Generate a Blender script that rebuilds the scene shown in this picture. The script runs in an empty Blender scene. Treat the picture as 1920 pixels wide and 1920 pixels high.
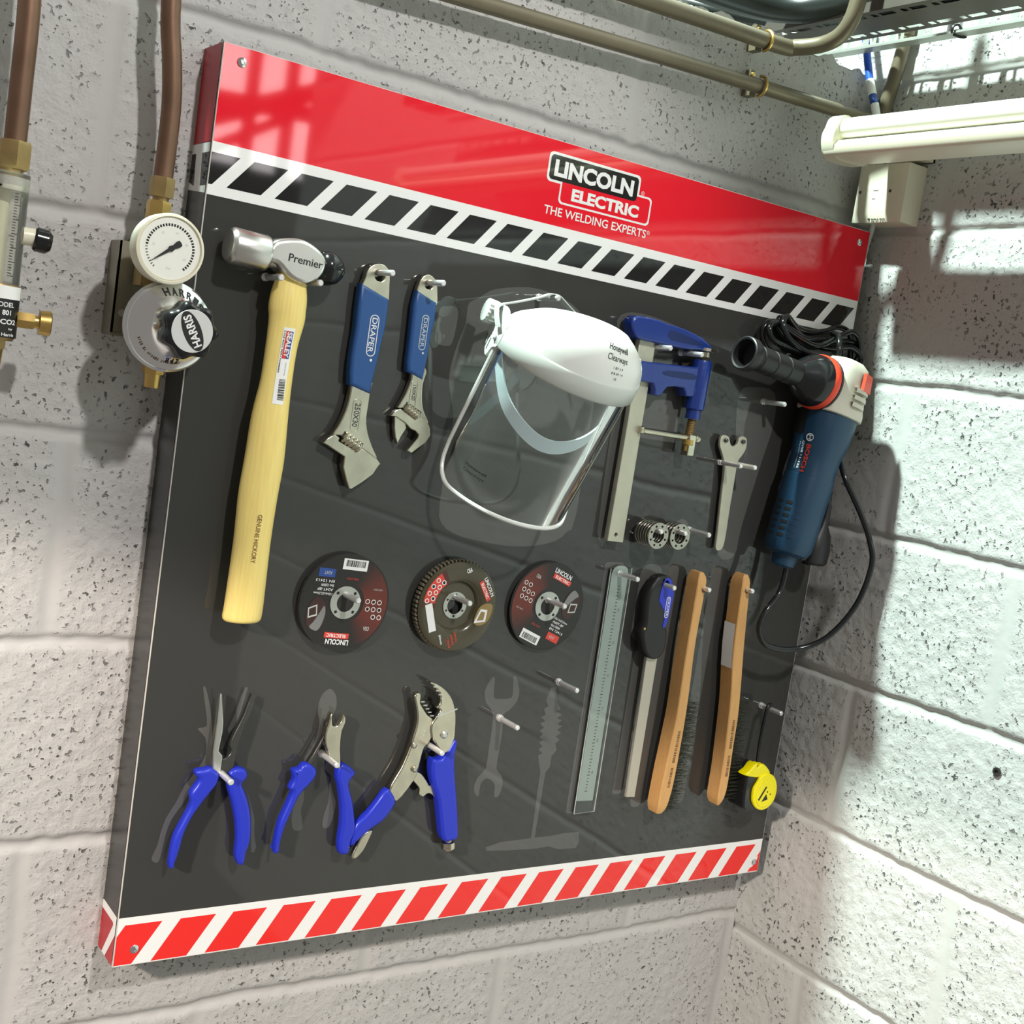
import bpy, math, random
import numpy as np
from mathutils import Vector, Matrix

# ------------------------------------------------------------------ camera
SC = bpy.context.scene
COL = SC.collection
V = Vector
W, H, D = 1.0132, 0.9999, 0.0543            # board width, height, depth (m)
XR = 1.042                                  # right wall plane
cam_d = bpy.data.cameras.new('camera')
cam = bpy.data.objects.new('camera', cam_d)
COL.objects.link(cam)
cam_d.sensor_fit = 'HORIZONTAL'
cam_d.sensor_width = 36.0
cam_d.lens = 2310.65 / 1920 * 36.0
cam_d.clip_start = 0.02
_r = V((0.8168, -0.5576, 0.1482)).normalized()
_f = V((0.5736, 0.8125, -0.1045)).normalized()
_r = (_r - _f * _r.dot(_f)).normalized()
_u = _r.cross(_f)
cam.matrix_world = Matrix(((_r.x, _u.x, -_f.x, -0.45120), (_r.y, _u.y, -_f.y, -1.32007),
                           (_r.z, _u.z, -_f.z, 0.70247), (0, 0, 0, 1)))
SC.camera = cam

# ------------------------------------------------------------------ world, lamps, exposure
SC.view_settings.view_transform = 'Standard'
SC.view_settings.look = 'None'
SC.view_settings.gamma = 1.0
SC.view_settings.exposure = 0.0
SC.view_settings.use_curve_mapping = False
wd = bpy.data.worlds.new('hall_air')
SC.world = wd
wd.use_nodes = True
bg = wd.node_tree.nodes['Background']
bg.inputs[0].default_value = (1.0, 0.93, 0.84, 1)
bg.inputs[1].default_value = 0.25


def area(name, loc, target, size, power, col, sy=None):
    d = bpy.data.lights.new(name, 'AREA')
    d.shape = 'RECTANGLE'
    d.size = size
    d.size_y = sy or size
    d.energy = power
    d.color = col
    o = bpy.data.objects.new(name, d)
    COL.objects.link(o)
    o.location = loc
    o.rotation_euler = (V(target) - V(loc)).to_track_quat('-Z', 'Y').to_euler()
    return o


area('hall_lamp', (0.22, -2.55, 2.60), (0.45, 0, 0.5), 0.12, 57, (1.0, 0.98, 0.96))
area('bay_lamp', (-0.86, 0.27, 3.64), (1.04, -0.2, 0.6), 0.15, 400, (0.80, 1.0, 0.93))
_sd = bpy.data.lights.new('shaded_lamp', 'SPOT')          # warm lamp whose deep shade cuts the light off above
_sd.energy = 188
_sd.color = (1.0, 0.89, 0.78)
_sd.spot_size = math.radians(144)
_sd.spot_blend = 0.03
_sd.shadow_soft_size = 0.05
_so = bpy.data.objects.new('shaded_lamp', _sd)
COL.objects.link(_so)
_so.location = (-1.54, -1.15, 1.08)

# ------------------------------------------------------------------ materials
MATS = {}


def mat(name, col, rough=0.5, metal=0.0, coat=0.0, var=0.0, bump=0.0, scale=200.0, spec=0.5, emit=0.0, stretch=None):
    if name in MATS:
        return MATS[name]
    m = bpy.data.materials.new(name)
    m.use_nodes = True
    nt = m.node_tree
    b = nt.nodes['Principled BSDF']
    c = (col[0], col[1], col[2], 1)
    b.inputs['Base Color'].default_value = c
    b.inputs['Roughness'].default_value = rough
    b.inputs['Metallic'].default_value = metal
    b.inputs['Coat Weight'].default_value = coat
    b.inputs['Coat Roughness'].default_value = 0.03
    b.inputs['Specular IOR Level'].default_value = spec
    if emit:
        b.inputs['Emission Color'].default_value = c
        b.inputs['Emission Strength'].default_value = emit
    if var or bump:
        tc = nt.nodes.new('ShaderNodeTexCoord')
        mp = nt.nodes.new('ShaderNodeMapping')
        if stretch:
            mp.inputs['Scale'].default_value = stretch
        nz = nt.nodes.new('ShaderNodeTexNoise')
        nz.inputs['Scale'].default_value = scale
        nz.inputs['Detail'].default_value = 4
        nt.links.new(tc.outputs['Object'], mp.inputs[0])
        nt.links.new(mp.outputs[0], nz.inputs['Vector'])
        if var:
            mx = nt.nodes.new('ShaderNodeMix')
            mx.data_type = 'RGBA'
            mx.inputs['A'].default_value = tuple(x * (1 - var) for x in c[:3]) + (1,)
            mx.inputs['B'].default_value = tuple(min(1, x * (1 + var)) for x in c[:3]) + (1,)
            nt.links.new(nz.outputs['Fac'], mx.inputs['Factor'])
            nt.links.new(mx.outputs['Result'], b.inputs['Base Color'])
        if bump:
            bp_ = nt.nodes.new('ShaderNodeBump')
            bp_.inputs['Strength'].default_value = bump
            bp_.inputs['Distance'].default_value = 0.001
            nt.links.new(nz.outputs['Fac'], bp_.inputs['Height'])
            nt.links.new(bp_.outputs['Normal'], b.inputs['Normal'])
    MATS[name] = m
    return m


GL = dict(rough=0.04, spec=0.5)
red_p = mat('print_red', (0.82, 0.014, 0.030), **GL)
red_b = mat('print_red_low', (0.86, 0.030, 0.025), **GL)
white_p = mat('print_white', (0.88, 0.88, 0.87), **GL)
black_p = mat('print_black', (0.016, 0.016, 0.016), **GL)
dark_p = mat('print_charcoal', (0.044, 0.044, 0.042), **GL)
sil_p = mat('print_grey', (0.10, 0.10, 0.096), **GL)
side_p = mat('print_side', (0.030, 0.029, 0.028), rough=0.3)
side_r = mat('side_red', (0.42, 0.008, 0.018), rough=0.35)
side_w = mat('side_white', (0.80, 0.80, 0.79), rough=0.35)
edge_m = mat('acrylic_edge', (0.62, 0.60, 0.56), rough=0.3)
pegsteel = mat('peg_steel', (0.86, 0.86, 0.85), rough=0.30, metal=0.55)
clampdark = mat('clamp_recess', (0.006, 0.020, 0.11), rough=0.4)
beiged = mat('tool_beige_dark', (0.30, 0.29, 0.23), rough=0.6)
chrome = mat('chrome', (0.80, 0.81, 0.82), rough=0.16, metal=1.0)
bright = mat('bright_steel', (0.72, 0.71, 0.68), rough=0.30, metal=1.0, bump=0.05, scale=300)
satin = mat('satin_steel', (0.62, 0.59, 0.48), rough=0.26, metal=1.0, var=0.28, bump=0.35, scale=45)
nickel = mat('nickel_steel', (0.62, 0.58, 0.46), rough=0.24, metal=1.0, var=0.22, bump=0.30, scale=60)
darksteel = mat('dark_steel', (0.10, 0.10, 0.095), rough=0.35, metal=0.8)
zincbar = mat('zinc_bar', (0.56, 0.55, 0.44), rough=0.48, metal=0.55, var=0.12, scale=60)
brass = mat('brass', (0.62, 0.42, 0.14), rough=0.32, metal=0.95, var=0.15, scale=80)
oldbrass = mat('old_brass', (0.36, 0.25, 0.11), rough=0.42, metal=0.8, var=0.2, scale=90)
copper = mat('old_copper', (0.20, 0.115, 0.075), rough=0.40, metal=0.7, var=0.5, scale=18)
hickory = mat('hickory', (1.0, 0.72, 0.23), rough=0.42, coat=0.3, var=0.16, scale=30, stretch=(14, 14, 0.8))
brushwood = mat('brush_wood', (0.66, 0.36, 0.13), rough=0.55, var=0.22, scale=40, stretch=(16, 16, 1.0))
bluegrip = mat('blue_grip', (0.020, 0.085, 0.27), rough=0.42, bump=0.1, scale=900)
royal = mat('royal_blue', (0.018, 0.035, 0.52), rough=0.33)
clampblue = mat('clamp_blue', (0.008, 0.034, 0.235), rough=0.28, coat=0.4, bump=0.25, scale=160)
black_r = mat('black_rubber', (0.012, 0.012, 0.013), rough=0.42)
black_g = mat('black_gloss', (0.010, 0.011, 0.012), rough=0.16)
boschblue = mat('tool_blue', (0.006, 0.040, 0.088), rough=0.42, bump=0.05, scale=700)
beige = mat('tool_beige', (0.60, 0.58, 0.48), rough=0.5)
orange = mat('orange_red', (0.78, 0.060, 0.022), rough=0.4)
cream = mat('cream_plastic', (0.80, 0.76, 0.60), rough=0.35)
whitepl = mat('white_plastic', (0.76, 0.79, 0.75), rough=0.28)
greypl = mat('grey_plastic', (0.56, 0.60, 0.56), rough=0.35)
bandpl = mat('band_plastic', (0.50, 0.62, 0.66), rough=0.45)
yellow = mat('yellow_plastic', (0.92, 0.80, 0.0), rough=0.35)
paper = mat('paper_label', (0.92, 0.92, 0.90), rough=0.5)
ink = mat('black_ink', (0.010, 0.010, 0.010), rough=0.5)
inkbrown = mat('brown_ink', (0.16, 0.06, 0.012), rough=0.6)
inkwhite = mat('white_ink', (0.85, 0.85, 0.85), rough=0.4)
inkred = mat('red_ink', (0.72, 0.06, 0.04), rough=0.4)
inkblue = mat('blue_ink', (0.03, 0.08, 0.33), rough=0.4)
dialw = mat('dial_white', (0.88, 0.87, 0.80), rough=0.35)
conduit = mat('conduit_paint', (0.17, 0.14, 0.09), rough=0.4, metal=0.25, var=0.15, scale=40)
galv = mat('galvanised', (0.50, 0.52, 0.48), rough=0.42, metal=0.6, var=0.12, scale=50)
traym = mat('tray_steel', (0.12, 0.105, 0.09), rough=0.5, metal=0.5, var=0.2, scale=30)
plate = mat('bracket_plate', (0.30, 0.28, 0.22), rough=0.42, metal=0.7, var=0.15, scale=60)
cableblk = mat('black_cable', (0.016, 0.020, 0.018), rough=0.35)
cableblu = mat('blue_cable', (0.02, 0.10, 0.60), rough=0.35)
discblk = mat('disc_black', (0.018, 0.017, 0.016), rough=0.38, bump=0.25, scale=900)
discgrit = mat('disc_grit', (0.035, 0.033, 0.031), rough=0.85, bump=0.8, scale=900)
flapm = mat('flap_cloth', (0.17, 0.145, 0.10), rough=0.75, var=0.3, scale=300)
olive = mat('disc_olive', (0.070, 0.060, 0.033), rough=0.22)
wire = mat('brush_wire', (0.11, 0.115, 0.085), rough=0.4, metal=0.7)
sleeve_m = mat('rule_steel', (0.34, 0.40, 0.37), rough=0.5, metal=0.15)
fileblade = mat('file_steel', (0.55, 0.51, 0.43), rough=0.5, metal=0.5, bump=0.3, scale=900)


def clear(name, tint, haze=0.0, rough=0.03, ior=1.45):
    m = bpy.data.materials.new(name)
    m.use_nodes = True
    nt = m.node_tree
    out = nt.nodes['Material Output']
    nt.nodes.remove(nt.nodes['Principled BSDF'])
    tr = nt.nodes.new('ShaderNodeBsdfTransparent')
    tr.inputs[0].default_value = tint + (1,)
    gl = nt.nodes.new('ShaderNodeBsdfGlossy')
    gl.inputs['Roughness'].default_value = rough
    fr = nt.nodes.new('ShaderNodeFresnel')
    fr.inputs['IOR'].default_value = ior
    mx = nt.nodes.new('ShaderNodeMixShader')
    nt.links.new(fr.outputs[0], mx.inputs[0])
    nt.links.new(tr.outputs[0], mx.inputs[1])
    nt.links.new(gl.outputs[0], mx.inputs[2])
    last = mx
    if haze:
        df = nt.nodes.new('ShaderNodeBsdfDiffuse')
        df.inputs[0].default_value = (0.8, 0.82, 0.8, 1)
        m2 = nt.nodes.new('ShaderNodeMixShader')
        m2.inputs[0].default_value = haze
        nt.links.new(mx.outputs[0], m2.inputs[1])
        nt.links.new(df.outputs[0], m2.inputs[2])
        last = m2
    nt.links.new(last.outputs[0], out.inputs[0])
    MATS[name] = m
    return m


shield_m = clear('clear_visor', (0.94, 0.95, 0.94), 0.03, 0.06, 1.22)
wallet_m = clear('clear_wallet', (0.90, 0.92, 0.91), 0.02, 0.05, 1.3)
tubeglass = clear('clear_acrylic', (0.90, 0.90, 0.84), 0.10)


def block_mat(name, col):
    m = bpy.data.materials.new(name)
    m.use_nodes = True
    nt = m.node_tree
    N, L = nt.nodes, nt.links
    b = N['Principled BSDF']
    b.inputs['Roughness'].default_value = 0.62
    tc = N.new('ShaderNodeTexCoord')
    at = N.new('ShaderNodeAttribute')
    at.attribute_name = 'mortar'

    def noise(sc, det, rg=0.5):
        n = N.new('ShaderNodeTexNoise')
        n.inputs['Scale'].default_value = sc
        n.inputs['Detail'].default_value = det
        n.inputs['Roughness'].default_value = rg
        L.new(tc.outputs['Object'], n.inputs['Vector'])
        return n

    def ramp(src, a, c, inv=False):
        r = N.new('ShaderNodeMapRange')
        r.inputs[1].default_value = a
        r.inputs[2].default_value = c
        r.inputs[3].default_value = 1 if inv else 0
        r.inputs[4].default_value = 0 if inv else 1
        L.new(src, r.inputs[0])
        return r.outputs[0]

    def math_(op, a, c):
        r = N.new('ShaderNodeMath')
        r.operation = op
        for i, x in enumerate((a, c)):
            if isinstance(x, (int, float)):
                r.inputs[i].default_value = x
            else:
                L.new(x, r.inputs[i])
        return r.outputs[0]
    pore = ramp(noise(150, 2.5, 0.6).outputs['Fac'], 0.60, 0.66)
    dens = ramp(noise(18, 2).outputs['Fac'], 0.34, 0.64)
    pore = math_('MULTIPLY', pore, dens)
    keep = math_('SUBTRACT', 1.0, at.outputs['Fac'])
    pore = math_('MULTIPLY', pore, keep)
    tone = noise(3.0, 3).outputs['Fac']
    mx = N.new('ShaderNodeMix')
    mx.data_type = 'RGBA'
    mx.inputs['A'].default_value = tuple(x * 0.9 for x in col) + (1,)
    mx.inputs['B'].default_value = tuple(x * 1.08 for x in col) + (1,)
    L.new(tone, mx.inputs['Factor'])
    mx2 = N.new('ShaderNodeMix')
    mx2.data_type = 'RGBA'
    mx2.inputs['B'].default_value = (0.075, 0.072, 0.070, 1)  # unpainted pits, with the shade inside them put into the colour too
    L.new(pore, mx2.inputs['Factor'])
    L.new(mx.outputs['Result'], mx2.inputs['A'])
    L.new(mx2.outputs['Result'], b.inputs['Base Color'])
    grain = math_('MULTIPLY', noise(300, 3).outputs['Fac'], 0.22)
    grain2 = math_('MULTIPLY', noise(75, 3).outputs['Fac'], 0.5)
    h = math_('ADD', grain, grain2)
    h = math_('MULTIPLY', h, math_('ADD', math_('MULTIPLY', keep, 0.85), 0.15))
    h = math_('SUBTRACT', h, math_('MULTIPLY', pore, 1.1))
    bm_ = N.new('ShaderNodeBump')
    bm_.inputs['Strength'].default_value = 0.9
    bm_.inputs['Distance'].default_value = 0.003
    L.new(h, bm_.inputs['Height'])
    L.new(bm_.outputs['Normal'], b.inputs['Normal'])
    return m


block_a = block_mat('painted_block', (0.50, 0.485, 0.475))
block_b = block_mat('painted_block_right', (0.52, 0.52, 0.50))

# ------------------------------------------------------------------ mesh helpers


def bp(u, v, w=0.0):
    """board millimetres (right, up, out of the board) to world metres"""
    return V((u * 0.001, -D - w * 0.001, v * 0.001))


class MB:
    def __init__(s):
        s.v, s.f, s.m, s.mats, s.sm = [], [], [], [], []

    def mi(s, m):
        if m not in s.mats:
            s.mats.append(m)
        return s.mats.index(m)

    def add(s, vs, fs, m, smooth=True):
        o = len(s.v)
        s.v += [V(p) for p in vs]
        k = s.mi(m)
        for f in fs:
            s.f.append([i + o for i in f])
            s.m.append(k)
            s.sm.append(smooth)
        return s

    def grid(s, rows, m, closed=False, smooth=True):
        n = len(rows[0])
        vs = [p for r in rows for p in r]
        fs = []
        for i in range(len(rows) - 1):
            for j in range(n if closed else n - 1):
                k = (j + 1) % n
                fs.append((i * n + j, i * n + k, (i + 1) * n + k, (i + 1) * n + j))
        return s.add(vs, fs, m, smooth)

    def loft(s, rings, m, caps=True):
        s.grid(rings, m, True)
        if caps:
            s.add(rings[0], [tuple(range(len(rings[0])))[::-1]], m)
            s.add(rings[-1], [tuple(range(len(rings[-1])))], m)
        return s

    def lathe(s, prof, org, ax, m, n=28, caps=True):
        org, ax = V(org), V(ax).normalized()
        t = V((0, 0, 1)) if abs(ax.z) < 0.9 else V((1, 0, 0))
        a = ax.cross(t).normalized()
        b = ax.cross(a)
        rings = [[org + ax * h + (a * math.cos(2 * math.pi * k / n) + b * math.sin(2 * math.pi * k / n)) * max(r, 1e-6)
                  for k in range(n)] for h, r in prof]
        return s.loft(rings, m, caps)

    def tube(s, pts, r, m, n=10, caps=True):
        pts = [V(p) for p in pts]
        rr = r if isinstance(r, (list, tuple)) else [r] * len(pts)
        tan = []
        for i in range(len(pts)):
            d = pts[min(i + 1, len(pts) - 1)] - pts[max(i - 1, 0)]
            tan.append(d.normalized())
        t0 = V((0, 0, 1)) if abs(tan[0].z) < 0.9 else V((1, 0, 0))
        a = tan[0].cross(t0).normalized()
        rings = []
        for p, t, q in zip(pts, tan, rr):
            a = (a - t * a.dot(t)).normalized()
            b = t.cross(a)
            rings.append([p + (a * math.cos(2 * math.pi * k / n) + b * math.sin(2 * math.pi * k / n)) * q for k in range(n)])
        return s.loft(rings, m, caps)

    def box(s, lo, hi, m, F=None):
        F = F or (lambda x, y, z: V((x, y, z)))
        c = [F(x, y, z) for z in (lo[2], hi[2]) for y in (lo[1], hi[1]) for x in (lo[0], hi[0])]
        return s.add(c, [(0, 2, 3, 1), (4, 5, 7, 6), (0, 1, 5, 4), (2, 6, 7, 3), (0, 4, 6, 2), (1, 3, 7, 5)], m, False)

    def poly(s, pts, m):
        return s.add(pts, [tuple(range(len(pts)))], m, False)

    def prism(s, outs, w0, w1, m, bev=0.8, F=bp):
        """filled 2-D outline(s) (mm) with thickness w0..w1 and a rounded rim; later outlines are holes"""
        if not isinstance(outs[0][0], (tuple, list)):
            outs = [outs]
        cu = bpy.data.curves.new('t', 'CURVE')
        cu.dimensions = '2D'
        cu.fill_mode = 'BOTH'
        bev = min(bev, (w1 - w0) * 0.49)
        cu.extrude = (w1 - w0) / 2 - bev
        cu.bevel_depth = bev
        cu.bevel_resolution = 2
        cu.offset = -bev
        for pts in outs:
            sp = cu.splines.new('POLY')
            sp.points.add(len(pts) - 1)
            for p, q in zip(sp.points, pts):
                p.co = (q[0], q[1], 0, 1)
            sp.use_cyclic_u = True
        vs, fs = mesh_of(cu)
        zc = (w0 + w1) / 2
        return s.add([F(p[0], p[1], p[2] + zc) for p in vs], fs, m)

    def text(s, txt, F, wd_, ht, m, bold=0.0):
        """lettering fitted into wd_ x ht; F maps (along, up) to a world point"""
        cu = bpy.data.curves.new('t', 'FONT')
        cu.body = txt
        cu.size = 1
        cu.offset = bold
        cu.resolution_u = 3
        vs, fs = mesh_of(cu)
        if not vs:
            return s
        x0, x1 = min(p[0] for p in vs), max(p[0] for p in vs)
        y0, y1 = min(p[1] for p in vs), max(p[1] for p in vs)
        vs = [F((p[0] - x0) / (x1 - x0) * wd_, (p[1] - y0) / (y1 - y0) * ht) for p in vs]
        return s.add(vs, fs, m, False)


def mesh_of(cu):
    ob = bpy.data.objects.new('t', cu)
    COL.objects.link(ob)
    dg = bpy.context.evaluated_depsgraph_get()
    ev = ob.evaluated_get(dg)
    me = ev.to_mesh()
    vs = [tuple(v.co) for v in me.vertices]
    fs = [tuple(p.vertices) for p in me.polygons]
    ev.to_mesh_clear()
    bpy.data.objects.remove(ob)
    bpy.data.curves.remove(cu)
    return vs, fs


def cr(pts, n=4, closed=True):
    """Catmull-Rom resampling"""
    P = [V(p) for p in pts]
    N = len(P)
    out = []
    for i in range(N if closed else N - 1):
        g = (lambda k: P[k % N]) if closed else (lambda k: P[max(0, min(N - 1, k))])
        a, b, c, d = g(i - 1), g(i), g(i + 1), g(i + 2)
        for k in range(n):
            t = k / n
            out.append(0.5 * ((2 * b) + (c - a) * t + (2 * a - 5 * b + 4 * c - d) * t * t + (3 * b - a - 3 * c + d) * t ** 3))
    if not closed:
        out.append(P[-1])
    return [tuple(p) for p in out]


def circ(u, v, r, n=24, ry=None, a0=0.0):
    return [(u + r * math.cos(a0 + 2 * math.pi * k / n), v + (ry or r) * math.sin(a0 + 2 * math.pi * k / n)) for k in range(n)]


def rrect(x0, y0, x1, y1, r, n=5):
    out = []
    for cx, cy, a in ((x1 - r, y0 + r, -90), (x1 - r, y1 - r, 0), (x0 + r, y1 - r, 90), (x0 + r, y0 + r, 180)):
        for k in range(n + 1):
            t = math.radians(a + 90 * k / n)
            out.append((cx + r * math.cos(t), cy + r * math.sin(t)))
    return out


def dirmap(u, v, w, ang=0.0, F=bp):
    """text mapping on the board: start point and reading direction in degrees"""
    c, s_ = math.cos(math.radians(ang)), math.sin(math.radians(ang))
    return lambda a, b: F(u + a * c - b * s_, v + a * s_ + b * c, w)


def obj(name, mb, parent=None, sharp=38):
    loc = parent_loc(parent)
    me = bpy.data.meshes.new(name)
    me.from_pydata([tuple(p - loc) for p in mb.v], [], mb.f)
    for m in mb.mats:
        me.materials.append(m)
    me.polygons.foreach_set('material_index', mb.m)
    me.polygons.foreach_set('use_smooth', mb.sm)
    me.update()
    me.set_sharp_from_angle(angle=math.radians(sharp))
    o = bpy.data.objects.new(name, me)
    COL.objects.link(o)
    if parent:
        o.parent = parent
    return o


def parent_loc(p):
    t = V((0, 0, 0))
    while p:
        t += p.location
        p = p.parent
    return t


def tag(o, label, cat, group=None):
    o['label'] = label
    o['category'] = cat
    if group:
        o['group'] = group
    return o


def thing(name, label, cat, loc, group=None):
    o = bpy.data.objects.new(name, None)
    o.empty_display_size = 0.02
    COL.objects.link(o)
    o.location = loc
    return tag(o, label, cat, group)


# ------------------------------------------------------------------ block walls (real relief)
def vnoise(shape_x, shape_y, cell, rng):
    """smooth value noise sampled at metre coordinates"""
    x, y = shape_x / cell, shape_y / cell
    x = x - x.min() + 1
    y = y - y.min() + 1
    g = rng.random((int(x.max()) + 3, int(y.max()) + 3))
    xi, yi = x.astype(int), y.astype(int)
    fx, fy = x - xi, y - yi
    fx, fy = fx * fx * (3 - 2 * fx), fy * fy * (3 - 2 * fy)
    X, Y = np.meshgrid(xi, yi, indexing='ij')
    FX, FY = np.meshgrid(fx, fy, indexing='ij')
    return (g[X, Y] * (1 - FX) + g[X + 1, Y] * FX) * (1 - FY) + (g[X, Y + 1] * (1 - FX) + g[X + 1, Y + 1] * FX) * FY


def axis(lo, a, b, hi, fine, coarse=0.05):
    out = list(np.arange(lo, a, coarse)) + list(np.arange(a, b, fine)) + list(np.arange(b, hi + coarse * .5, coarse))
    return np.array(out)


def block_wall(name, s, z, z0, joint0, par0, place, m, seed, flip, top=None):
    """s: along the wall, z: height; bed joints every 225 mm, perpends every 450 mm in running bond"""
    rng = np.random.default_rng(seed)
    S, Z = np.meshgrid(s, z, indexing='ij')
    wob = (vnoise(s, z, 0.09, rng) - .5) * 0.005 + (vnoise(s, z, 0.015, rng) - .5) * 0.003
    row = np.floor((z0 - Z) / 0.225)
    dz = np.abs((z0 - Z + wob + 0.1125) % 0.225 - 0.1125)
    off = np.where((row.astype(int) % 2) == par0, 0.0, 0.225)
    wob2 = (vnoise(s, z, 0.05, rng) - .5) * 0.006
    ds = np.abs((S - joint0 - off + wob2 + 0.225) % 0.45 - 0.225)
    bed = np.clip(1.25 - dz / 0.0072, 0, 1)
    bed = bed * bed * (3 - 2 * bed)
    per = np.clip(1 - ds / 0.011, 0, 1)
    per = per * per * (3 - 2 * per)
    mort = np.clip(np.maximum(1.6 - dz / 0.0085, 1.5 - ds / 0.013), 0, 1)
    h = -0.0044 * bed - 0.0014 * per * (1 - bed)
    rough = (vnoise(s, z, 0.0045, rng) - .5) * 0.0011 + (vnoise(s, z, 0.012, rng) - .5) * 0.0012
    h = h + rough * (1 - 0.8 * mort) + (vnoise(s, z, 0.11, rng) - .5) * 0.0012
    if top is not None:                                     # ragged upper edge
        jag = (vnoise(s, np.array([0.0, 1.0]), 0.035, rng)[:, 0] - .5) * 0.022 + (vnoise(s, np.array([0.0, 1.0]), 0.009, rng)[:, 0] - .5) * 0.008
        Z[:, -1] = top + jag
    P = place(S, Z, h)
    ns, nz = S.shape
    co = np.stack(P, -1).reshape(-1, 3)
    idx = np.arange(ns * nz).reshape(ns, nz)
    q = np.stack([idx[:-1, :-1], idx[1:, :-1], idx[1:, 1:], idx[:-1, 1:]], -1).reshape(-1, 4)
    if flip:
        q = q[:, ::-1]
    me = bpy.data.meshes.new(name)
    me.vertices.add(len(co))
    me.vertices.foreach_set('co', co.astype(np.float32).ravel())
    me.loops.add(q.size)
    me.loops.foreach_set('vertex_index', q.astype(np.int32).ravel())
    me.polygons.add(len(q))
    me.polygons.foreach_set('loop_start', np.arange(0, q.size, 4, dtype=np.int32))
    me.update(calc_edges=True)
    me.polygons.foreach_set('use_smooth', np.ones(len(q), dtype=bool))
    a = me.attributes.new('mortar', 'FLOAT', 'POINT')
    a.data.foreach_set('value', mort.astype(np.float32).ravel())
    me.materials.append(m)
    me.validate()
    o = bpy.data.objects.new(name, me)
    COL.objects.link(o)
    o['kind'] = 'structure'
    return o


WT = 1.236                                   # top of the back partition
sx = axis(-0.9, -0.27, XR - .0001, XR, 0.0026)
sx = np.append(sx[sx < XR], XR)
sz = axis(-0.9, -0.33, WT, WT, 0.0026)
sz = np.append(sz[sz < WT - .002], WT)
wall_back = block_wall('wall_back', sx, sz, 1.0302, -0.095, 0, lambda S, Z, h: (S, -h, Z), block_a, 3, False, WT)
mb = MB()
mb.box((-0.9, 0.012, -0.9), (XR, 0.10, WT - 0.012), block_a)
cap = obj('wall_core', mb, wall_back)
sy = axis(-2.2, -0.62, 0.32, 1.3, 0.0028)
sz2 = axis(-0.9, -0.36, 1.50, 2.6, 0.0028)
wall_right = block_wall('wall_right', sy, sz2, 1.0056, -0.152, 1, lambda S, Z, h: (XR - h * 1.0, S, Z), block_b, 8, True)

# unseen slab added above the view to shade the board's upper right
mb = MB()
_pl = [(0.305, -1.36), (0.470, -1.90), (1.041, -2.15), (1.041, -1.30)]
mb.prism(_pl, 0, 0.05, mat('shade_slab_board', (0.4, 0.39, 0.37), rough=0.8), 0.0, lambda a, b, w: V((a, b, 2.035 + w)))
o = obj('shade_slab', mb)
o['kind'] = 'structure'

# the hall behind the camera, seen only as reflections in the glossy board
hall = mat('hall_wall', (0.34, 0.32, 0.30), rough=0.8, var=0.15, scale=2)
steelwork = mat('hall_steelwork', (0.05, 0.05, 0.05), rough=0.6)
skyglow = mat('window_daylight', (1.0, 0.93, 0.93), rough=0.5, emit=9.0)
mb = MB()
mb.box((-1.5, -6.2, -0.9), (7.5, -6.0, 3.6), hall)
o = obj('wall_front', mb)
o['kind'] = 'structure'
mb = MB()
mb.box((2.0, -5.99, 1.72), (3.05, -5.97, 2.52), skyglow)
o = obj('window_1', mb)
o['kind'] = 'structure'
mb = MB()
for x in (1.92, 2.26, 2.50, 2.72, 3.00):
    mb.box((x, -5.96, 1.66), (x + (.07 if x < 2.6 else .10), -5.9, 2.58), steelwork)
for z in (1.64, 2.42, 2.5):
    mb.box((1.9, -5.95, z), (3.12, -5.91, z + 0.06), steelwork)
mb.tube([(2.0, -5.93, 1.98), (3.05, -5.93, 2.32)], .03, steelwork, 8)
mb.tube([(2.0, -5.93, 2.06), (2.6, -5.93, 2.12), (3.05, -5.93, 2.05)], .025, steelwork, 8)
mb.tube([(2.05, -5.93, 1.75), (2.45, -5.93, 2.0), (2.9, -5.93, 2.5)], .035, steelwork, 8)
obj('window_frame', mb, o)
mb = MB()
mb.tube([(-1, -5.2, 1.75), (2.0, -5.0, 1.9), (5.5, -4.6, 2.1)], 0.045, steelwork)
mb.tube([(0.5, -5.0, 1.2), (2.4, -5.3, 2.1), (5.5, -5.2, 2.35)], 0.055, steelwork)
o = obj('hall_pipes_1', mb)  # two unseen service pipes, only mirrored in the glossy board
o['kind'] = 'structure'

# ------------------------------------------------------------------ tool board
board = thing('tool_board', 'large red, white and charcoal shadow board with grey tool silhouettes and steel pegs', 'tool board', (0, -D, 0))
Wm, Hm = W * 1000, H * 1000
mb = MB()
mb.box((2, 2, -D * 1000 + 1.5), (Wm - 2, Hm - 2, -3), side_p, bp)
mb.prism([(0, 0), (Wm, 0), (Wm, Hm), (0, Hm)], -3, -0.05, edge_m, 0.3)
obj('backing_box', mb, board)
L = [0.0]


def lay(mb, pts, m, w=None):
    mb.prism(pts, (L[0] if w is None else w) - 0.04, (L[0] if w is None else w), m, 0.0)


mb = MB()
e = 0.8
L[0] = 0.0
for pts, m in (([(e, 900), (Wm - e, 897), (Wm - e, Hm - e), (e, Hm - e)], red_p),
               ([(e, 846), (Wm - e, 844), (Wm - e, 897), (e, 900)], white_p),
               ([(e, 57), (Wm - e, 54), (Wm - e, 844), (e, 846)], dark_p),
               ([(e, e), (Wm - e, e), (Wm - e, 54), (e, 57)], white_p)):
    mb.poly([bp(a, b, 0) for a, b in pts], m)


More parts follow.
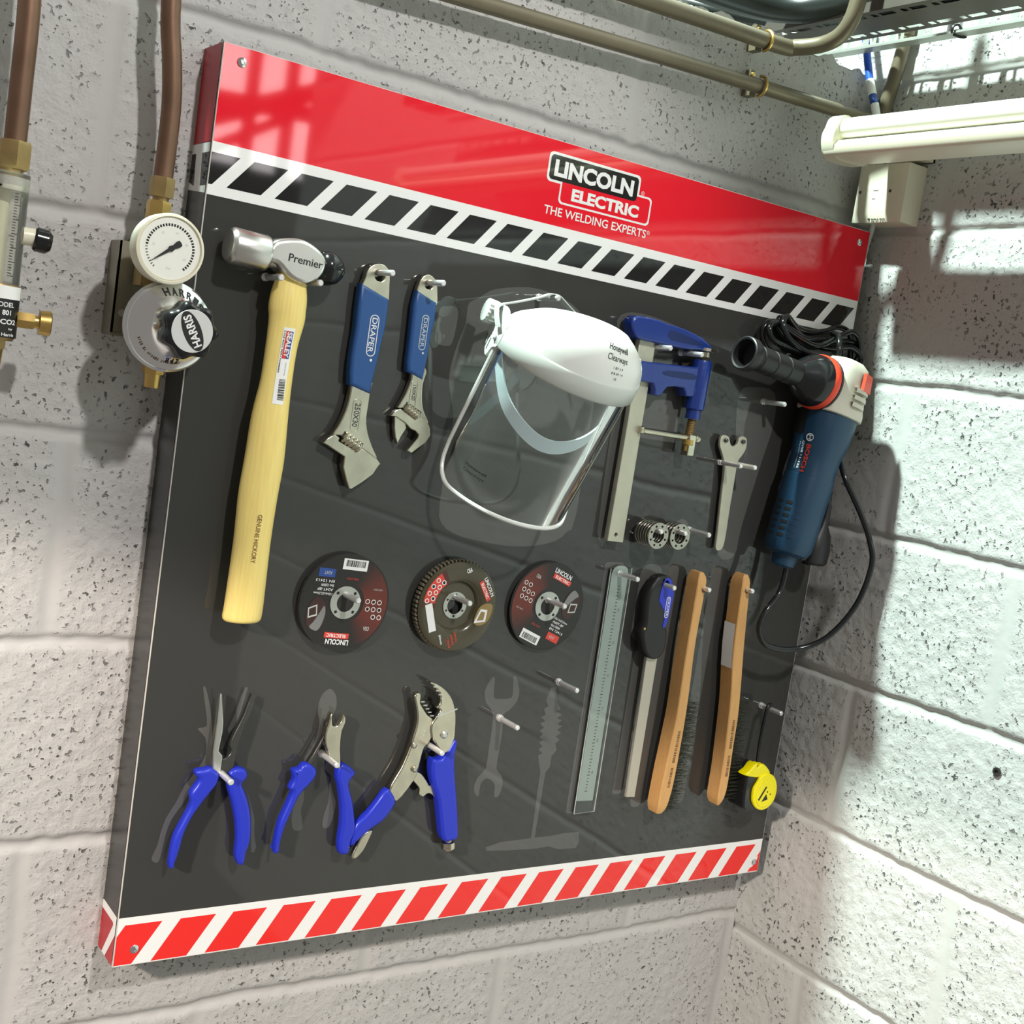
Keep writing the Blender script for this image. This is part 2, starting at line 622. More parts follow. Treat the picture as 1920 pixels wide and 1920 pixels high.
def clipx(pts, lo, hi):
    for side in (0, 1):
        out = []
        n = len(pts)
        for i in range(n):
            a, b = pts[i], pts[(i + 1) % n]
            ia = a[0] >= lo if side == 0 else a[0] <= hi
            ib = b[0] >= lo if side == 0 else b[0] <= hi
            x = lo if side == 0 else hi
            if ia:
                out.append(a)
            if ia != ib:
                t = (x - a[0]) / (b[0] - a[0])
                out.append((x, a[1] + t * (b[1] - a[1])))
        pts = out
        if not pts:
            return pts
    return pts


for k in range(-1, 18):
    x = 48 + 54.15 * k
    t = 889 - x * 0.0035
    p = clipx([(x, t), (x + 38.3, t), (x + 11, t - 32.5), (x - 27.3, t - 32.5)], e, Wm - e)
    if p:
        mb.poly([bp(a, b, 0.08) for a, b in p], black_p)
for k in range(-1, 16):
    x = 72 + 63.2 * k
    t = 48 - x * 0.0018
    p = clipx([(x, t), (x + 42, t), (x + 12, 1.6), (x - 29.5, 1.6)], e, Wm - e)
    if p:
        mb.poly([bp(a, b, 0.08) for a, b in p], red_b)
SIL = [
    cr([(64, 318), (67, 318), (73, 302), (79, 279), (83, 251), (84, 229), (77, 218), (66, 204), (57, 184), (47, 168), (42, 150), (40, 129), (37, 118), (30, 121), (30, 127), (34, 138), (36, 152), (40, 169), (49, 186), (57, 206), (69, 223), (77, 241), (74, 260), (65, 269), (65, 272), (74, 274), (70, 294)], 2),
    [(114, 318), (117, 317), (115, 304), (112, 287), (106, 271), (101, 264), (99, 269), (106, 288), (110, 307)],
    [(131, 198), (139, 178), (146, 160), (149, 137), (153, 125), (151, 118), (147, 119), (144, 145), (140, 172)],
    cr([(218, 313), (224, 312), (230, 304), (232, 292), (229, 280), (223, 271), (218, 259), (217, 244), (211, 230), (205, 218), (198, 224), (210, 248), (213, 270), (209, 285), (208, 294), (211, 306)], 3),
    cr([(202, 200), (206, 177), (204, 165), (208, 150), (208, 141), (202, 140), (196, 145), (193, 163), (197, 182)], 3),
    cr([(237, 198), (244, 182), (249, 171), (248, 154), (245, 142), (239, 140), (235, 145), (236, 160), (239, 175)], 3),
    cr([(451, 324), (455, 322), (457, 299), (464, 295), (482, 295), (487, 300), (484, 323), (488, 324), (496, 308), (496, 292), (485, 279), (477, 273), (479, 252), (479, 224), (479, 200), (489, 190), (493, 176), (489, 162), (482, 162), (481, 175), (476, 183), (465, 188), (458, 182), (457, 173), (457, 164), (450, 169), (448, 181), (453, 192), (462, 202), (462, 229), (462, 258), (459, 278), (447, 290), (442, 305), (446, 316)], 2),
    [(548, 308), (557, 309), (563, 288), (569, 278), (564, 275), (574, 270), (566, 266), (575, 262), (568, 257), (577, 254), (569, 249), (577, 245), (569, 240), (576, 235), (570, 230), (574, 221), (567, 212), (567, 197), (561, 190), (560, 98), (588, 98), (613, 100), (636, 99), (639, 84), (635, 76), (605, 77), (586, 83), (567, 82), (518, 84), (483, 87), (481, 92), (504, 97), (554, 98), (552, 192), (547, 205), (544, 215), (551, 217), (543, 223), (549, 227), (542, 233), (549, 236), (541, 240), (547, 245), (540, 249), (547, 253), (539, 259), (547, 262), (539, 268), (546, 271), (542, 279), (548, 283), (543, 291)],
    cr([(335, 787), (347, 794), (363, 806), (385, 813), (418, 819), (449, 818), (475, 813), (498, 803), (520, 786), (540, 760), (545, 720), (545, 545), (535, 520), (517, 506), (484, 498), (442, 496), (392, 501), (360, 508), (340, 520), (334, 545), (336, 631), (334, 657), (324, 685), (322, 709), (328, 740), (334, 760), (334, 775)], 2),
    cr([(296, 773), (305, 778), (318, 779), (322, 768), (320, 740), (314, 732), (297, 734), (295, 746)], 3),
    cr([(562, 800), (575, 812), (600, 815), (640, 812), (690, 802), (700, 786), (640, 770), (636, 745), (690, 744), (692, 640), (606, 650), (606, 520), (585, 520), (580, 700), (570, 770)], 2),
    rrect(672, 372, 712, 482, 16), rrect(685, 150, 702, 360, 5), rrect(722, 128, 742, 482, 7), rrect(806, 128, 826, 482, 7),
    rrect(607, 128, 640, 482, 5),
    cr([(800, 730), (830, 745), (870, 742), (880, 700), (868, 640), (850, 545), (845, 500), (812, 500), (806, 560), (812, 640)], 3),
    circ(733, 533, 15),
]
for i, s_ in enumerate(SIL):
    mb.prism(s_, 0.02 + .004 * i, 0.06 + .004 * i, sil_p, 0.0)
# maker's logo
lay(mb, rrect(419, 949.5, 565.5, 985.5, 6), white_p, 0.08)
lay(mb, rrect(441, 926, 588.5, 962, 6), white_p, 0.10)
lay(mb, rrect(443.4, 928.4, 586, 959.6, 5), red_p, 0.20)
lay(mb, rrect(422, 952.5, 562.3, 982.3, 5), black_p, 0.30)
mb.text('LINCOLN', dirmap(429, 957, 0.4), 126, 20.5, white_p, 0.045)
mb.text('ELECTRIC', dirmap(460, 932.5, 0.4), 109, 15.5, white_p, 0.045)
mb.text('THE WELDING EXPERTS', dirmap(422, 910.5, 0.4), 165, 10.5, white_p, 0.012)
for a, b in ((571.5, 965), (590.5, 918)):
    lay(mb, [circ(a, b, 2.6, 20), circ(a, b, 2.1, 20)], white_p, 0.4)
    mb.text('R', dirmap(a - 1, b - 1.3, 0.4), 2.0, 2.6, white_p, 0.0)
lay(mb, cr([(991, 22), (996, 27), (1000, 21), (1009, 26), (1004, 14), (996, 8), (992, 14)], 2), white_p, 0.2)
obj('printed_front', mb, board)
# left edge of the box
mb = MB()


def sp(y, v):
    return V((-0.0004, -D + y * 0.001, v * 0.001))


def squad(pts, m, k=0):
    mb.add([sp(a, b) - V((0.0001 * k, 0, 0)) for a, b in pts], [tuple(range(len(pts)))], m, False)


D_ = D * 1000
squad([(3, 0.5), (D_, 0.5), (D_, Hm - .5), (3, Hm - .5)], side_p)
squad([(3, 899), (D_, 899), (D_, Hm - .5), (3, Hm - .5)], side_r, 1)
squad([(3, 847), (D_, 852), (D_, 899), (3, 900)], side_w, 1)
squad([(3, 855), (20, 855), (24, 889), (3, 889)], black_p, 2)
squad([(38, 855), (D_, 860), (D_, 889), (42, 889)], black_p, 2)
squad([(3, 0.5), (D_, 0.5), (D_, 48), (3, 48)], side_r, 1)
squad([(3, 57), (D_, 57), (D_, 47), (14, 47), (3, 35)], side_w, 2)
squad([(3, 57), (10, 47), (40, 0.5), (28, 0.5), (3, 36)], side_w, 3)
obj('printed_side', mb, board)
for a, b in ((21, 984), (22, 19), (993, 981), (1001, 17)):
    s_ = MB()
    s_.lathe([(0, 5.2e-3), (1.2e-3, 5.0e-3), (2.6e-3, 3.2e-3), (3.0e-3, 1.6e-3), (2.2e-3, 1.5e-3)], bp(a, b, 0), (0, -1, 0), chrome, 18)
    obj('screw', s_, board)
PEGS = [(75, 773), (120, 775), (204, 800), (270, 800), (432, 809), (622, 775), (678, 774), (849, 727), (784, 633.5), (812, 633.5),
        (658, 534), (702, 534), (746, 534), (218, 430), (370, 430), (515, 429), (630, 468), (698, 458), (764, 457), (849, 457.5),
        (470, 270), (557, 317), (954, 273), (92, 223), (220, 235), (362, 242)]
for a, b in PEGS:
    s_ = MB()
    s_.lathe([(0, 4.6e-3), (3.2e-3, 4.6e-3), (3.6e-3, 3.6e-3), (5e-3, 3.6e-3), (5.4e-3, 4.2e-3), (6.6e-3, 4.2e-3), (7e-3, 3.5e-3),
              (44e-3, 3.5e-3), (45e-3, 2.5e-3)], bp(a, b, 0), (0, -1, 0), pegsteel, 16)
    obj('peg', s_, board)

# ------------------------------------------------------------------ hammer
t = thing('ball_pein_hammer', 'ball pein hammer with steel head and pale wooden handle at the board\'s upper left', 'hammer', bp(98, 790, 26))
HC = [(94, 778, 33), (94, 774, 34), (94, 756, 41), (94, 742, 42), (95, 730, 40), (93, 702, 35.5), (92, 665, 35.5), (90, 627, 41), (90, 580, 44.5), (88, 539, 44.3), (88, 488, 42), (88, 423, 44), (87.5, 409, 44.5), (87.3, 403, 43), (87.2, 400.5, 38)]
hc = cr([(a, b, c) for a, b, c in HC], 4, False)


def ham(u, v):
    """front surface of the oval handle"""
    a, w = 90.0, 42.0
    for i in range(len(hc) - 1):
        if hc[i][1] >= v >= hc[i + 1][1]:
            k = (hc[i][1] - v) / max(1e-6, hc[i][1] - hc[i + 1][1])
            a = hc[i][0] * (1 - k) + hc[i + 1][0] * k
            w = hc[i][2] * (1 - k) + hc[i + 1][2] * k
    s_ = max(-1, min(1, (u - a) / (w / 2)))
    return bp(u, v, 26 + 0.32 * w * math.sqrt(max(0.0, 1 - s_ * s_)) + 0.35)


mb = MB()
rings = [[bp(a + w / 2 * math.cos(q), b, 26 + 0.32 * w * math.sin(q)) for q in [2 * math.pi * k / 28 for k in range(28)]] for a, b, w in hc]
mb.loft(rings, hickory)
mb.text('GENUINE HICKORY', lambda a, b: ham(85 - a * 0.03 + b, 521 - a), 53, 5.2, inkbrown, 0.004)
obj('handle', mb, t)
mb = MB()


def strip(mb, u0, v0, u1, v1, m, k, du=0.0):
    """sticker patch on the handle; v0 top, v1 bottom; du leans it"""
    n, q = 14, 4
    rows = []
    for i in range(n + 1):
        f = i / n
        rows.append([ham(u0 + (u1 - u0) * j / q - du * f, v0 + (v1 - v0) * f) + V((0, -0.0002 * k, 0)) for j in range(q + 1)])
    mb.grid(rows, m)


strip(mb, 88, 723, 101, 641, paper, 0, 3)
strip(mb, 95.5, 719.5, 99.5, 690, inkblue, 1, 1.6)
strip(mb, 91.2, 719.5, 95.5, 690, inkred, 1, 1.6)
mb.text('SEALEY', lambda a, b: ham(92.4 - a * 0.05 + b, 718.5 - a) + V((0, -0.0005, 0)), 27.5, 6, inkwhite, 0.03)
mb.text('2.5LB BALL PEIN HAMMER', lambda a, b: ham(88.9 - a * 0.04 + b, 720 - a) + V((0, -0.0004, 0)), 46, 1.5, ink, 0.01)
mb.text('HANDLE WITH CARE', lambda a, b: ham(95 - a * 0.04 + b, 686 - a) + V((0, -0.0004, 0)), 14, 1.0, ink, 0.0)
random.seed(4)
y = 668.0
while y > 646:
    wdt = random.choice([0.5, 0.8, 1.3])
    strip(mb, 90.0, y, 97.5, y - wdt, ink, 2, 0)
    y -= wdt + random.choice([0.5, 0.8, 1.0])
obj('sticker', mb, t)
mb = MB()
A0, A1 = bp(20, 797.5, 26), bp(154, 791.5, 26)
ax = (A1 - A0).normalized()
mb.lathe([(0, 0.0155), (0.0025, 0.0180), (0.005, 0.0192), (0.040, 0.0192), (0.0425, 0.0182), (0.046, 0.0135), (0.060, 0.0135)], A0, ax, bright, 32)
mb.prism(cr([(57, 797), (60, 804), (67, 811), (86, 816), (101, 815), (115, 809), (123, 802), (125, 796), (123, 786), (117, 778), (104, 771), (89, 773), (79, 779), (70, 786), (60, 788)], 4), 9, 43.5, bright, 4.5)
mb.lathe([(0.100, 0.0135), (0.112, 0.0130)], A0, ax, bright, 24)
mb.text('Premier', dirmap(80.5, 791.5, 43.75, -3), 39.5, 8.2, ink, 0.012)
obj('head', mb, t)
mb = MB()
mb.lathe([(0.103, 0.012), (0.106, 0.0165), (0.112, 0.0185), (0.118, 0.0180), (0.125, 0.0150), (0.130, 0.0100), (0.1335, 0.004), (0.134, 0.0005)], A0, ax, black_g, 28)
p = obj('ball_pein', mb, t)
p['label'] = 'black rounded pein end of the head'


# ------------------------------------------------------------------ adjustable wrenches
def wrench(root, end, hole, hr, grip, neck, jaw, knurl, size, sp_, extra=None):
    th = 1.0 if size else 0.85
    mb = MB()
    mb.prism([cr(end, 3), circ(hole[0], hole[1], hr, 20)], 4, 4 + 10 * th, satin, 1.2)
    obj('hanging_eye', mb, root)
    mb = MB()
    mb.prism(cr(neck, 3), 4, 4 + 10 * th, satin, 1.6)
    (a, b), (c, d) = knurl
    mb.prism([(a - 2, b - 5), (c + 1, d - 5.5), (c + 4, d + 6), (a + 1, b + 6)], 4 + 9.5 * th, 4.15 + 10 * th, darksteel, 0)
    cx_, cy_ = sum(p[0] for p in neck) / len(neck), sum(p[1] for p in neck) / len(neck)
    k0, k1 = sp_[1] - 3 * th, sp_[2] + 3
    mb.prism([rrect(k0, k1 - 36 * th, k0 + 11 * th, k1 + 2, 5 * th), rrect(k0 + 1, k1 - 35 * th, k0 + 10 * th, k1 + 1, 4.2 * th)], 4 + 9.8 * th, 4.5 + 10 * th, satin, .2)
    if extra:
        mb.prism(extra, 3, 3 + 9 * th, satin, 1.0)
    mb.text(sp_[0], dirmap(*sp_[1:4], sp_[4]), sp_[5], sp_[6], darksteel, 0.01)
    obj('shank', mb, root)
    mb = MB()
    mb.prism(grip, 2, 2 + 15 * th, bluegrip, 4.0)
    obj('grip', mb, root)
    mb = MB()
    mb.prism(jaw, 3.5, 3.5 + 11.5 * th, satin, 1.0)
    obj('jaw', mb, root)
    (a, b), (c, d) = knurl
    mb = MB()
    p0, p1 = bp(a, b, 4 + 10 * th), bp(c, d, 4 + 10 * th)
    ln = (p1 - p0).length
    k = 5
    r = 0.0068 * (1 if size else .85)
    prof = []
    for i in range(k):
        s0 = ln * i / k
        prof += [(s0, r * .78), (s0 + ln / k * .25, r), (s0 + ln / k * .6, r), (s0 + ln / k * .85, r * .78)]
    mb.lathe(prof, p0, p1 - p0, satin, 20)
    obj('adjusting_screw', mb, root)


t = thing('adjustable_wrench', 'larger adjustable wrench with blue grip and closed jaws, next to the hammer', 'wrench', bp(204, 800, 8), 'blue-handled adjustable wrenches')
wrench(t, [(184, 778), (187, 791), (188, 798), (191, 804), (198, 809), (206, 810), (212, 808), (217, 802), (219, 788), (219, 768), (199, 772)], (205, 797), 6.6,
       cr([(182, 785), (219, 773), (220, 765), (220, 742), (216, 704), (212, 664), (185, 671), (183, 684), (182, 702), (183, 737), (182, 762)], 1),
       [(188, 684), (213, 680), (213, 667), (213, 650), (213, 635), (217, 620), (225, 605), (233, 591), (207, 603), (183, 613), (173, 613), (178, 623), (184, 639), (187, 654), (188, 669)],
       [(162, 603), (167, 609), (175, 614), (182, 611), (181, 607), (206, 597), (208, 603), (233, 591), (238, 586), (235, 582), (230, 573), (218, 563), (205, 554), (202, 554), (197, 564), (191, 578), (191, 590), (168, 601)],
       ((186, 613), (209, 601)), True, ('250X30', 196, 652, 14.3, -92, 27, 6.5))
mb = MB()
mb.prism(rrect(198.5, 706, 210, 753, 5.7), 16.9, 17.2, inkwhite, 0)
mb.prism(rrect(199.5, 707, 209, 752, 4.7), 17.0, 17.3, bluegrip, 0)
mb.text('DRAPER', dirmap(201.2, 749.5, 17.5, -92), 39, 6.6, inkwhite, 0.006)
mb.prism(circ(206, 702, 1.6, 14), 17.0, 17.3, inkwhite, 0)
obj('logo', mb, [c for c in t.children if c.name.startswith('grip')][0])
t = thing('adjustable_wrench', 'smaller adjustable wrench with blue grip and open jaws, between larger wrench and face shield', 'wrench', bp(270, 800, 8), 'blue-handled adjustable wrenches')
wrench(t, [(256, 786), (257, 797), (259, 803), (264, 808), (269, 809), (275, 807), (280, 802), (283, 791), (284, 776), (268, 779)], (270, 797.5), 5.2,
       cr([(255, 789), (283, 779), (284, 759), (282, 744), (281, 712), (279, 688), (257, 695), (255, 706), (255, 717), (254, 747), (253, 773)], 1),
       [(260, 706), (282, 702), (282, 690), (281, 681), (283, 665), (287, 653), (296, 638), (279, 643), (261, 652), (252, 652), (253, 656), (259, 669), (263, 682), (264, 692)],
       [(243, 642), (250, 650), (255, 652), (275, 642), (279, 646), (296, 637), (298, 633), (300, 625), (295, 616), (285, 608), (278, 602), (271, 604), (283, 620), (284, 624), (279, 628), (272, 630), (264, 636), (251, 642)],
       ((261, 655), (280, 645)), False, ('150X20', 267.5, 681, 12.8, -88, 18, 4.5),
       [(250, 644), (265, 638), (268, 630), (262, 619), (259, 611), (255, 618), (252, 628)])
mb = MB()
mb.prism(rrect(266, 722, 275, 763, 4.4), 14.6, 14.95, greypl, 0)
mb.prism(rrect(266.8, 723, 274.2, 762, 3.6), 14.7, 15.05, bluegrip, 0)
mb.text('DRAPER', dirmap(268.2, 759.5, 15.2, -91), 34, 5, greypl, 0.0)
mb.prism(circ(273, 719, 1.4, 14), 14.7, 15.0, greypl, 0)
obj('logo', mb, [c for c in t.children if c.name.startswith('grip')][0])

# ------------------------------------------------------------------ face shield
ph, ps, ro = math.radians(22.46), math.radians(16.7), math.radians(-5.32)
c_ = V((0, math.cos(ph), math.sin(ph)))
f_ = V((0, -math.sin(ph), math.cos(ph)))
a_ = V((1, 0, 0))
a2 = a_ * math.cos(ps) + f_ * math.sin(ps)
f2 = -a_ * math.sin(ps) + f_ * math.cos(ps)
a3 = a2 * math.cos(ro) + c_ * math.sin(ro)
c3 = -a2 * math.sin(ro) + c_ * math.cos(ro)
VO = V((417.8, 746.5, 105.2))
VA, VB, VH, VHB = 86.9, 77.2, 196.0, 21.2


def vl(x, f, c):
    q = VO + a3 * x + f2 * f + c3 * c
    return bp(q.x, q.y, q.z)


t = thing('face_shield', 'white browguard face shield with clear curved visor hanging in the middle of the board', 'face shield', bp(432, 809, 30))
mb = MB()
TH = [math.radians(a) for a in range(-98, 99, 4)]


def shell(mb, fo, fi, ni, nj, m):
    ro_ = [[fo(i, j) for j in range(nj)] for i in range(ni)]
    ri_ = [[fi(i, j) for j in range(nj)] for i in range(ni)]
    mb.grid(ro_, m)
    mb.grid([r[::-1] for r in ri_], m)
    mb.grid([ro_[0], ri_[0]], m)
    mb.grid([ri_[-1], ro_[-1]], m)
    mb.grid([[r[0] for r in ri_], [r[0] for r in ro_]], m)
    mb.grid([[r[-1] for r in ro_], [r[-1] for r in ri_]], m)


DOME = [(0, 1.03), (10, 1.015), (22, .985), (34, .93), (44, .86), (52, .77), (57, .68)]


def dome(i, j, k=0.0):
    c, s_ = DOME[i]
    a = TH[j]
    lift = math.cos(a * 0.9)
    return vl((VA * s_ - k) * math.sin(a), (VB * s_ - k) * math.cos(a) - (1 - s_) * 30, c * (0.42 + 0.58 * max(0, lift)))


shell(mb, lambda i, j: dome(i, j), lambda i, j: dome(i, j, 2.2), len(DOME), len(TH), whitepl)


def brow(x, y):
    """lettering on the front of the dome: x mm along from theta 20 deg, y up"""
    a = math.radians(8) + x / 88.0
    i = 0
    c = y
    s_ = np.interp(c, [d[0] for d in DOME], [d[1] for d in DOME])
    lift = math.cos(a * 0.9)
    p_ = vl((VA * s_ + .5) * math.sin(a), (VB * s_ + .5) * math.cos(a) - (1 - s_) * 30, c * (0.42 + 0.58 * max(0, lift)))
    return p_


mb.text('Honeywell', lambda a, b: brow(a, 36 + b), 33, 8, ink, 0.012)
mb.text('Clearways', lambda a, b: brow(a, 26 + b), 33, 8.5, ink, 0.0)
mb.text('1 BT 3 9', lambda a, b: brow(a + 12, 20 + b), 15, 2.6, ink, 0.0)
mb.text('8 B 39 1 9', lambda a, b: brow(a + 11, 14 + b), 18, 2.6, ink, 0.0)
mb.text('CE', lambda a, b: brow(a + 17, 8 + b), 4, 2.6, ink, 0.0)
obj('brow_guard', mb, t)
mb = MB()


def band(i, j, k=0.0):
    c = [0.5, -1.5, -VHB, -VHB - 2][i]
    r = [3.5, 5.0, 5.0, 3.6][i] - k
    return vl((VA + r) * math.sin(TH[j]), (VB + r) * math.cos(TH[j]), c)


shell(mb, lambda i, j: band(i, j), lambda i, j: band(i, j, 3), 4, len(TH), greypl)
obj('brow_rim', mb, t)
for s_, nm in ((-1, 'left'), (1, 'right')):
    mb = MB()
    pf = lambda f, c, x, s_=s_: vl(s_ * (VA + x), f, c)
    mb.prism(cr([(14, 2), (-6, 16), (-30, 14), (-44, 4), (-46, -10), (-34, -26), (-22, -40), (-8, -44), (0, -30), (14, -22)], 3), 0, 4, greypl, 1.0, pf)
    for k in range(3):
        mb.box((-32 + k * 8, -40 + k * 1, 4), (-30.6 + k * 8, -24, 4.4), darksteel, pf)
    mb.lathe([(0, .004), (.003, .004), (.004, .0025)], vl(s_ * (VA + 4), 0, -16), (vl(s_, 0, 0) - vl(0, 0, 0)), greypl, 14)
    side = obj('side_plate', mb, t)
    mb = MB()
    ring = []
    for k in range(36):
        q = 2 * math.pi * k / 36
        r = 14.5 if k % 2 else 13.0
        ring.append((-40 + r * math.cos(q), -2 + r * math.sin(q)))
    mb.prism(ring, 3, 17, greypl, 1.0, pf)
    obj('pivot_knob', mb, side)


def strap_part(name, pts, hgt, m, lean=0.0):
    mb = MB()
    pts = cr(pts, 6, False)
    o_ = [[vl(x, f, c + hgt / 2) for x, f, c in pts], [vl(x, f, c - hgt / 2) for x, f, c in pts]]
    i_ = [[vl(x * .975, f - 1.8 if f > 0 else f + 1.8, c + hgt / 2) for x, f, c in pts], [vl(x * .975, f - 1.8 if f > 0 else f + 1.8, c - hgt / 2) for x, f, c in pts]]
    mb.grid(o_, m)
    mb.grid([i_[1], i_[0]], m)
    mb.grid([i_[0], o_[0]], m)
    mb.grid([o_[1], i_[1]], m)
    return obj(name, mb, t)


mb = MB()
pts = cr([(324, 762, 86), (326, 777, 76), (336, 787, 64), (368, 795.5, 52), (403, 806, 44), (425, 813.5, 36), (437, 813, 36), (447, 805, 40), (462, 793, 46), (482, 772, 62), (500, 752, 90)], 4, False)
T_ = lambda p_, dv, dw: bp(p_[0], p_[1] + dv, p_[2] + dw)
q4 = [[T_(p_, 0, 5) for p_ in pts], [T_(p_, 0, -5) for p_ in pts], [T_(p_, -1.6, -5) for p_ in pts], [T_(p_, -1.6, 5) for p_ in pts], [T_(p_, 0, 5) for p_ in pts]]
mb.grid(q4, greypl)
obj('head_strap', mb, t)
strap_part('sweat_band', [(-82, -30, -8), (-82, 6, -34), (-62, 40, -72), (-25, 58, -94), (10, 60, -98), (45, 48, -84), (70, 26, -56), (80, -8, -28)], 17, bandpl)
# visor
mb = MB()
NT, NC = 61, 24
rc = 42.0
arc = [math.radians(-90 + 180 * k / (NT - 1)) for k in range(NT)]
sl = [0.0]
for k in range(1, NT):
    sl.append(sl[-1] + math.hypot(VA * (math.sin(arc[k]) - math.sin(arc[k - 1])), VB * (math.cos(arc[k]) - math.cos(arc[k - 1]))))


def cbot(k):
    d = min(sl[k], sl[-1] - sl[k])
    if d >= rc:
        return -VH
    return -VH + rc - math.sqrt(max(0, rc * rc - (rc - d) ** 2))


rows = []
for i in range(NC):
    rows.append([vl(VA * math.sin(arc[k]), VB * math.cos(arc[k]), -VHB + 8 + (cbot(k) + VHB - 8) * i / (NC - 1)) for k in range(NT)])
mb.grid(rows, shield_m)
vis = obj('visor', mb, t)
mb = MB()
edge = [vl(-VA, 0, -VHB - 6 - k * 18) for k in range(8)] + [vl(VA * math.sin(arc[k]), VB * math.cos(arc[k]), cbot(k)) for k in range(NT)] + [vl(VA, 0, -VHB - 6 - (7 - k) * 18) for k in range(8)]
mb.tube(edge, 0.0027, whitepl, 8)
obj('edge_binding', mb, vis)
mb = MB()
vt = lambda a, b, c0: vl((VA + .3) * math.sin(math.radians(-56) + a / 82), (VB + .3) * math.cos(math.radians(-56) + a / 82), c0 + b)
mb.text('Honeywell', lambda a, b: vt(a, b, -160), 30, 4.5, ink, 0.01)
mb.text('Clearways', lambda a, b: vt(a, b, -167), 30, 4.5, ink, 0.0)
obj('lettering', mb, vis)

# ------------------------------------------------------------------ bar clamp
t = thing('bar_clamp', 'blue F-shaped bar clamp on a dull steel bar, right of the face shield', 'clamp', bp(622, 776, 18))
mb = MB()
mb.prism([[(591, 790), (619, 788), (618, 683), (617.5, 512), (590.5, 513), (593, 680)], circ(603.5, 522, 2.7, 14)], 8, 17, zincbar, 0.8)
obj('bar', mb, t)
mb = MB()
mb.prism(cr([(566, 797), (569, 806), (578, 809.5), (605, 809.5), (626, 807), (655, 804.5), (680, 800), (698, 794), (710, 788), (713, 782), (692, 780.5), (661, 778), (625, 779), (584, 780), (572, 786)], 3), 6, 27, clampblue, 3.0)
mb.prism(cr([(632, 799), (660, 796), (690, 790), (688, 786), (634, 787)], 3), 26.4, 27.3, clampdark, 0.2)
mb.lathe([(0, .005), (.003, .005), (.005, .003)], bp(697, 793, 16), (0, 0, 1), clampblue, 14)
obj('fixed_jaw', mb, t)
mb = MB()
mb.prism(cr([(583, 742), (584, 752), (613, 754), (683, 757), (700, 757), (700, 722), (678, 717), (672, 727), (643, 725), (635, 713), (622, 713), (617, 727), (586, 727)], 2), 6, 27, clampblue, 2.5)
mb.prism(cr([(636, 746), (684, 748), (686, 740), (634, 740)], 3), 26.4, 27.4, clampdark, 0.2)
mb.lathe([(0, .0125), (.004, .0135), (.066, .0135), (.068, .010), (.080, .010)], bp(703, 768, 20), (-.02, 0, -1), clampblue, 24)
obj('sliding_jaw', mb, t)
mb = MB()
pr = []
for i in range(12):
    pr += [(.0030 * i, .0050), (.0030 * i + .0015, .0062)]
mb.lathe([(h + .078, r) for h, r in pr], bp(703, 768, 20), (-.02, 0, -1), oldbrass, 18)
mb.lathe([(.108, .0075), (.115, .008), (.117, .006), (.124, .006)], bp(703, 768, 20), (-.02, 0, -1), brass, 18)
sc = obj('clamp_screw', mb, t)
mb = MB()
mb.tube([bp(613, 664, 20), bp(712, 662, 20)], .0042, nickel, 14)
mb.lathe([(0, .005), (.004, .0058), (.006, .0045)], bp(612, 664, 20), (1, 0, 0), nickel, 14)
mb.lathe([(0, .0045), (.003, .0058), (.006, .0055)], bp(712, 662, 20), (1, 0, 0), nickel, 14)
mb.prism([(697, 667), (709, 667), (709, 638), (697, 638)], 12, 27, nickel, 1.5)
obj('tommy_bar', mb, sc)
mb = MB()
mb.lathe([(0, .012), (.004, .0125), (.006, .009), (.012, .008)], bp(705, 785, 20), (0, 0, -1), nickel, 22)
obj('swivel_pad', mb, t)

# ------------------------------------------------------------------ pin spanner
t = thing('pin_spanner', 'flat steel two-pin grinder spanner with forked head, left of the blue grinder', 'spanner', bp(798, 640, 8))
mb = MB()
mb.prism([cr([(770, 668), (776, 672.5), (785, 670), (790, 661), (796, 658), (803, 662), (805, 670), (811, 674), (820, 671), (822, 657), (816, 646), (810, 636), (810, 608), (810, 568), (811, 530), (809, 513), (802, 508), (795, 512), (794, 530), (790, 580), (786, 627), (777, 646), (770, 657)], 3),
          ], 6, 11, zincbar, 0.9)
obj('body', mb, t)
for a, b in ((778.5, 665), (812.5, 666.5)):
    mb = MB()
    mb.lathe([(0, .0030), (.002, .0030), (.004, .0028), (.0045, .002)], bp(a, b, 10.5), (0, -1, 0), darksteel, 14)
    obj('pin', mb, t)

# ------------------------------------------------------------------ drive-roll rings on pegs
NUM = ['hindmost', 'second (from the board)', 'third (from the board)', 'fourth (from the board)', 'fifth (from the board)', 'frontmost']


def rings_on(u, v, w0, th, n, where, grp):
    for k in range(n):
        last = k == n - 1
        t_ = tag(None or ring_obj(u, v, w0 + k * th, th, last), '%s steel ring on the %s ring peg' % ('frontmost' if last else NUM[k], where), 'ring', grp)


def ring_obj(u, v, w, th, dots):
    mb = MB()
    hole = [circ(u + 17.2 * 0 + 13.6 * math.cos(q), v + 13.6 * math.sin(q), 1.4, 10) for q in [math.radians(25 + 45 * k) for k in range(8)]]
    mb.prism([circ(u, v, 18.2, 40), circ(u, v, 9.6, 28)] + hole, w, w + th - .9, mat('ring_steel', (0.42, 0.40, 0.35), rough=0.22, metal=1.0), 0.7)
    return obj('drive_ring', mb)


rings_on(658, 527.5, 9, 5.2, 6, 'left', 'steel rings on the left peg')
rings_on(702, 527.5, 11, 6.0, 4, 'middle', 'steel rings on the middle peg')


# ------------------------------------------------------------------ abrasive discs
def polar(u, v, r, a):
    return (u + r * math.cos(math.radians(a)), v + r * math.sin(math.radians(a)))


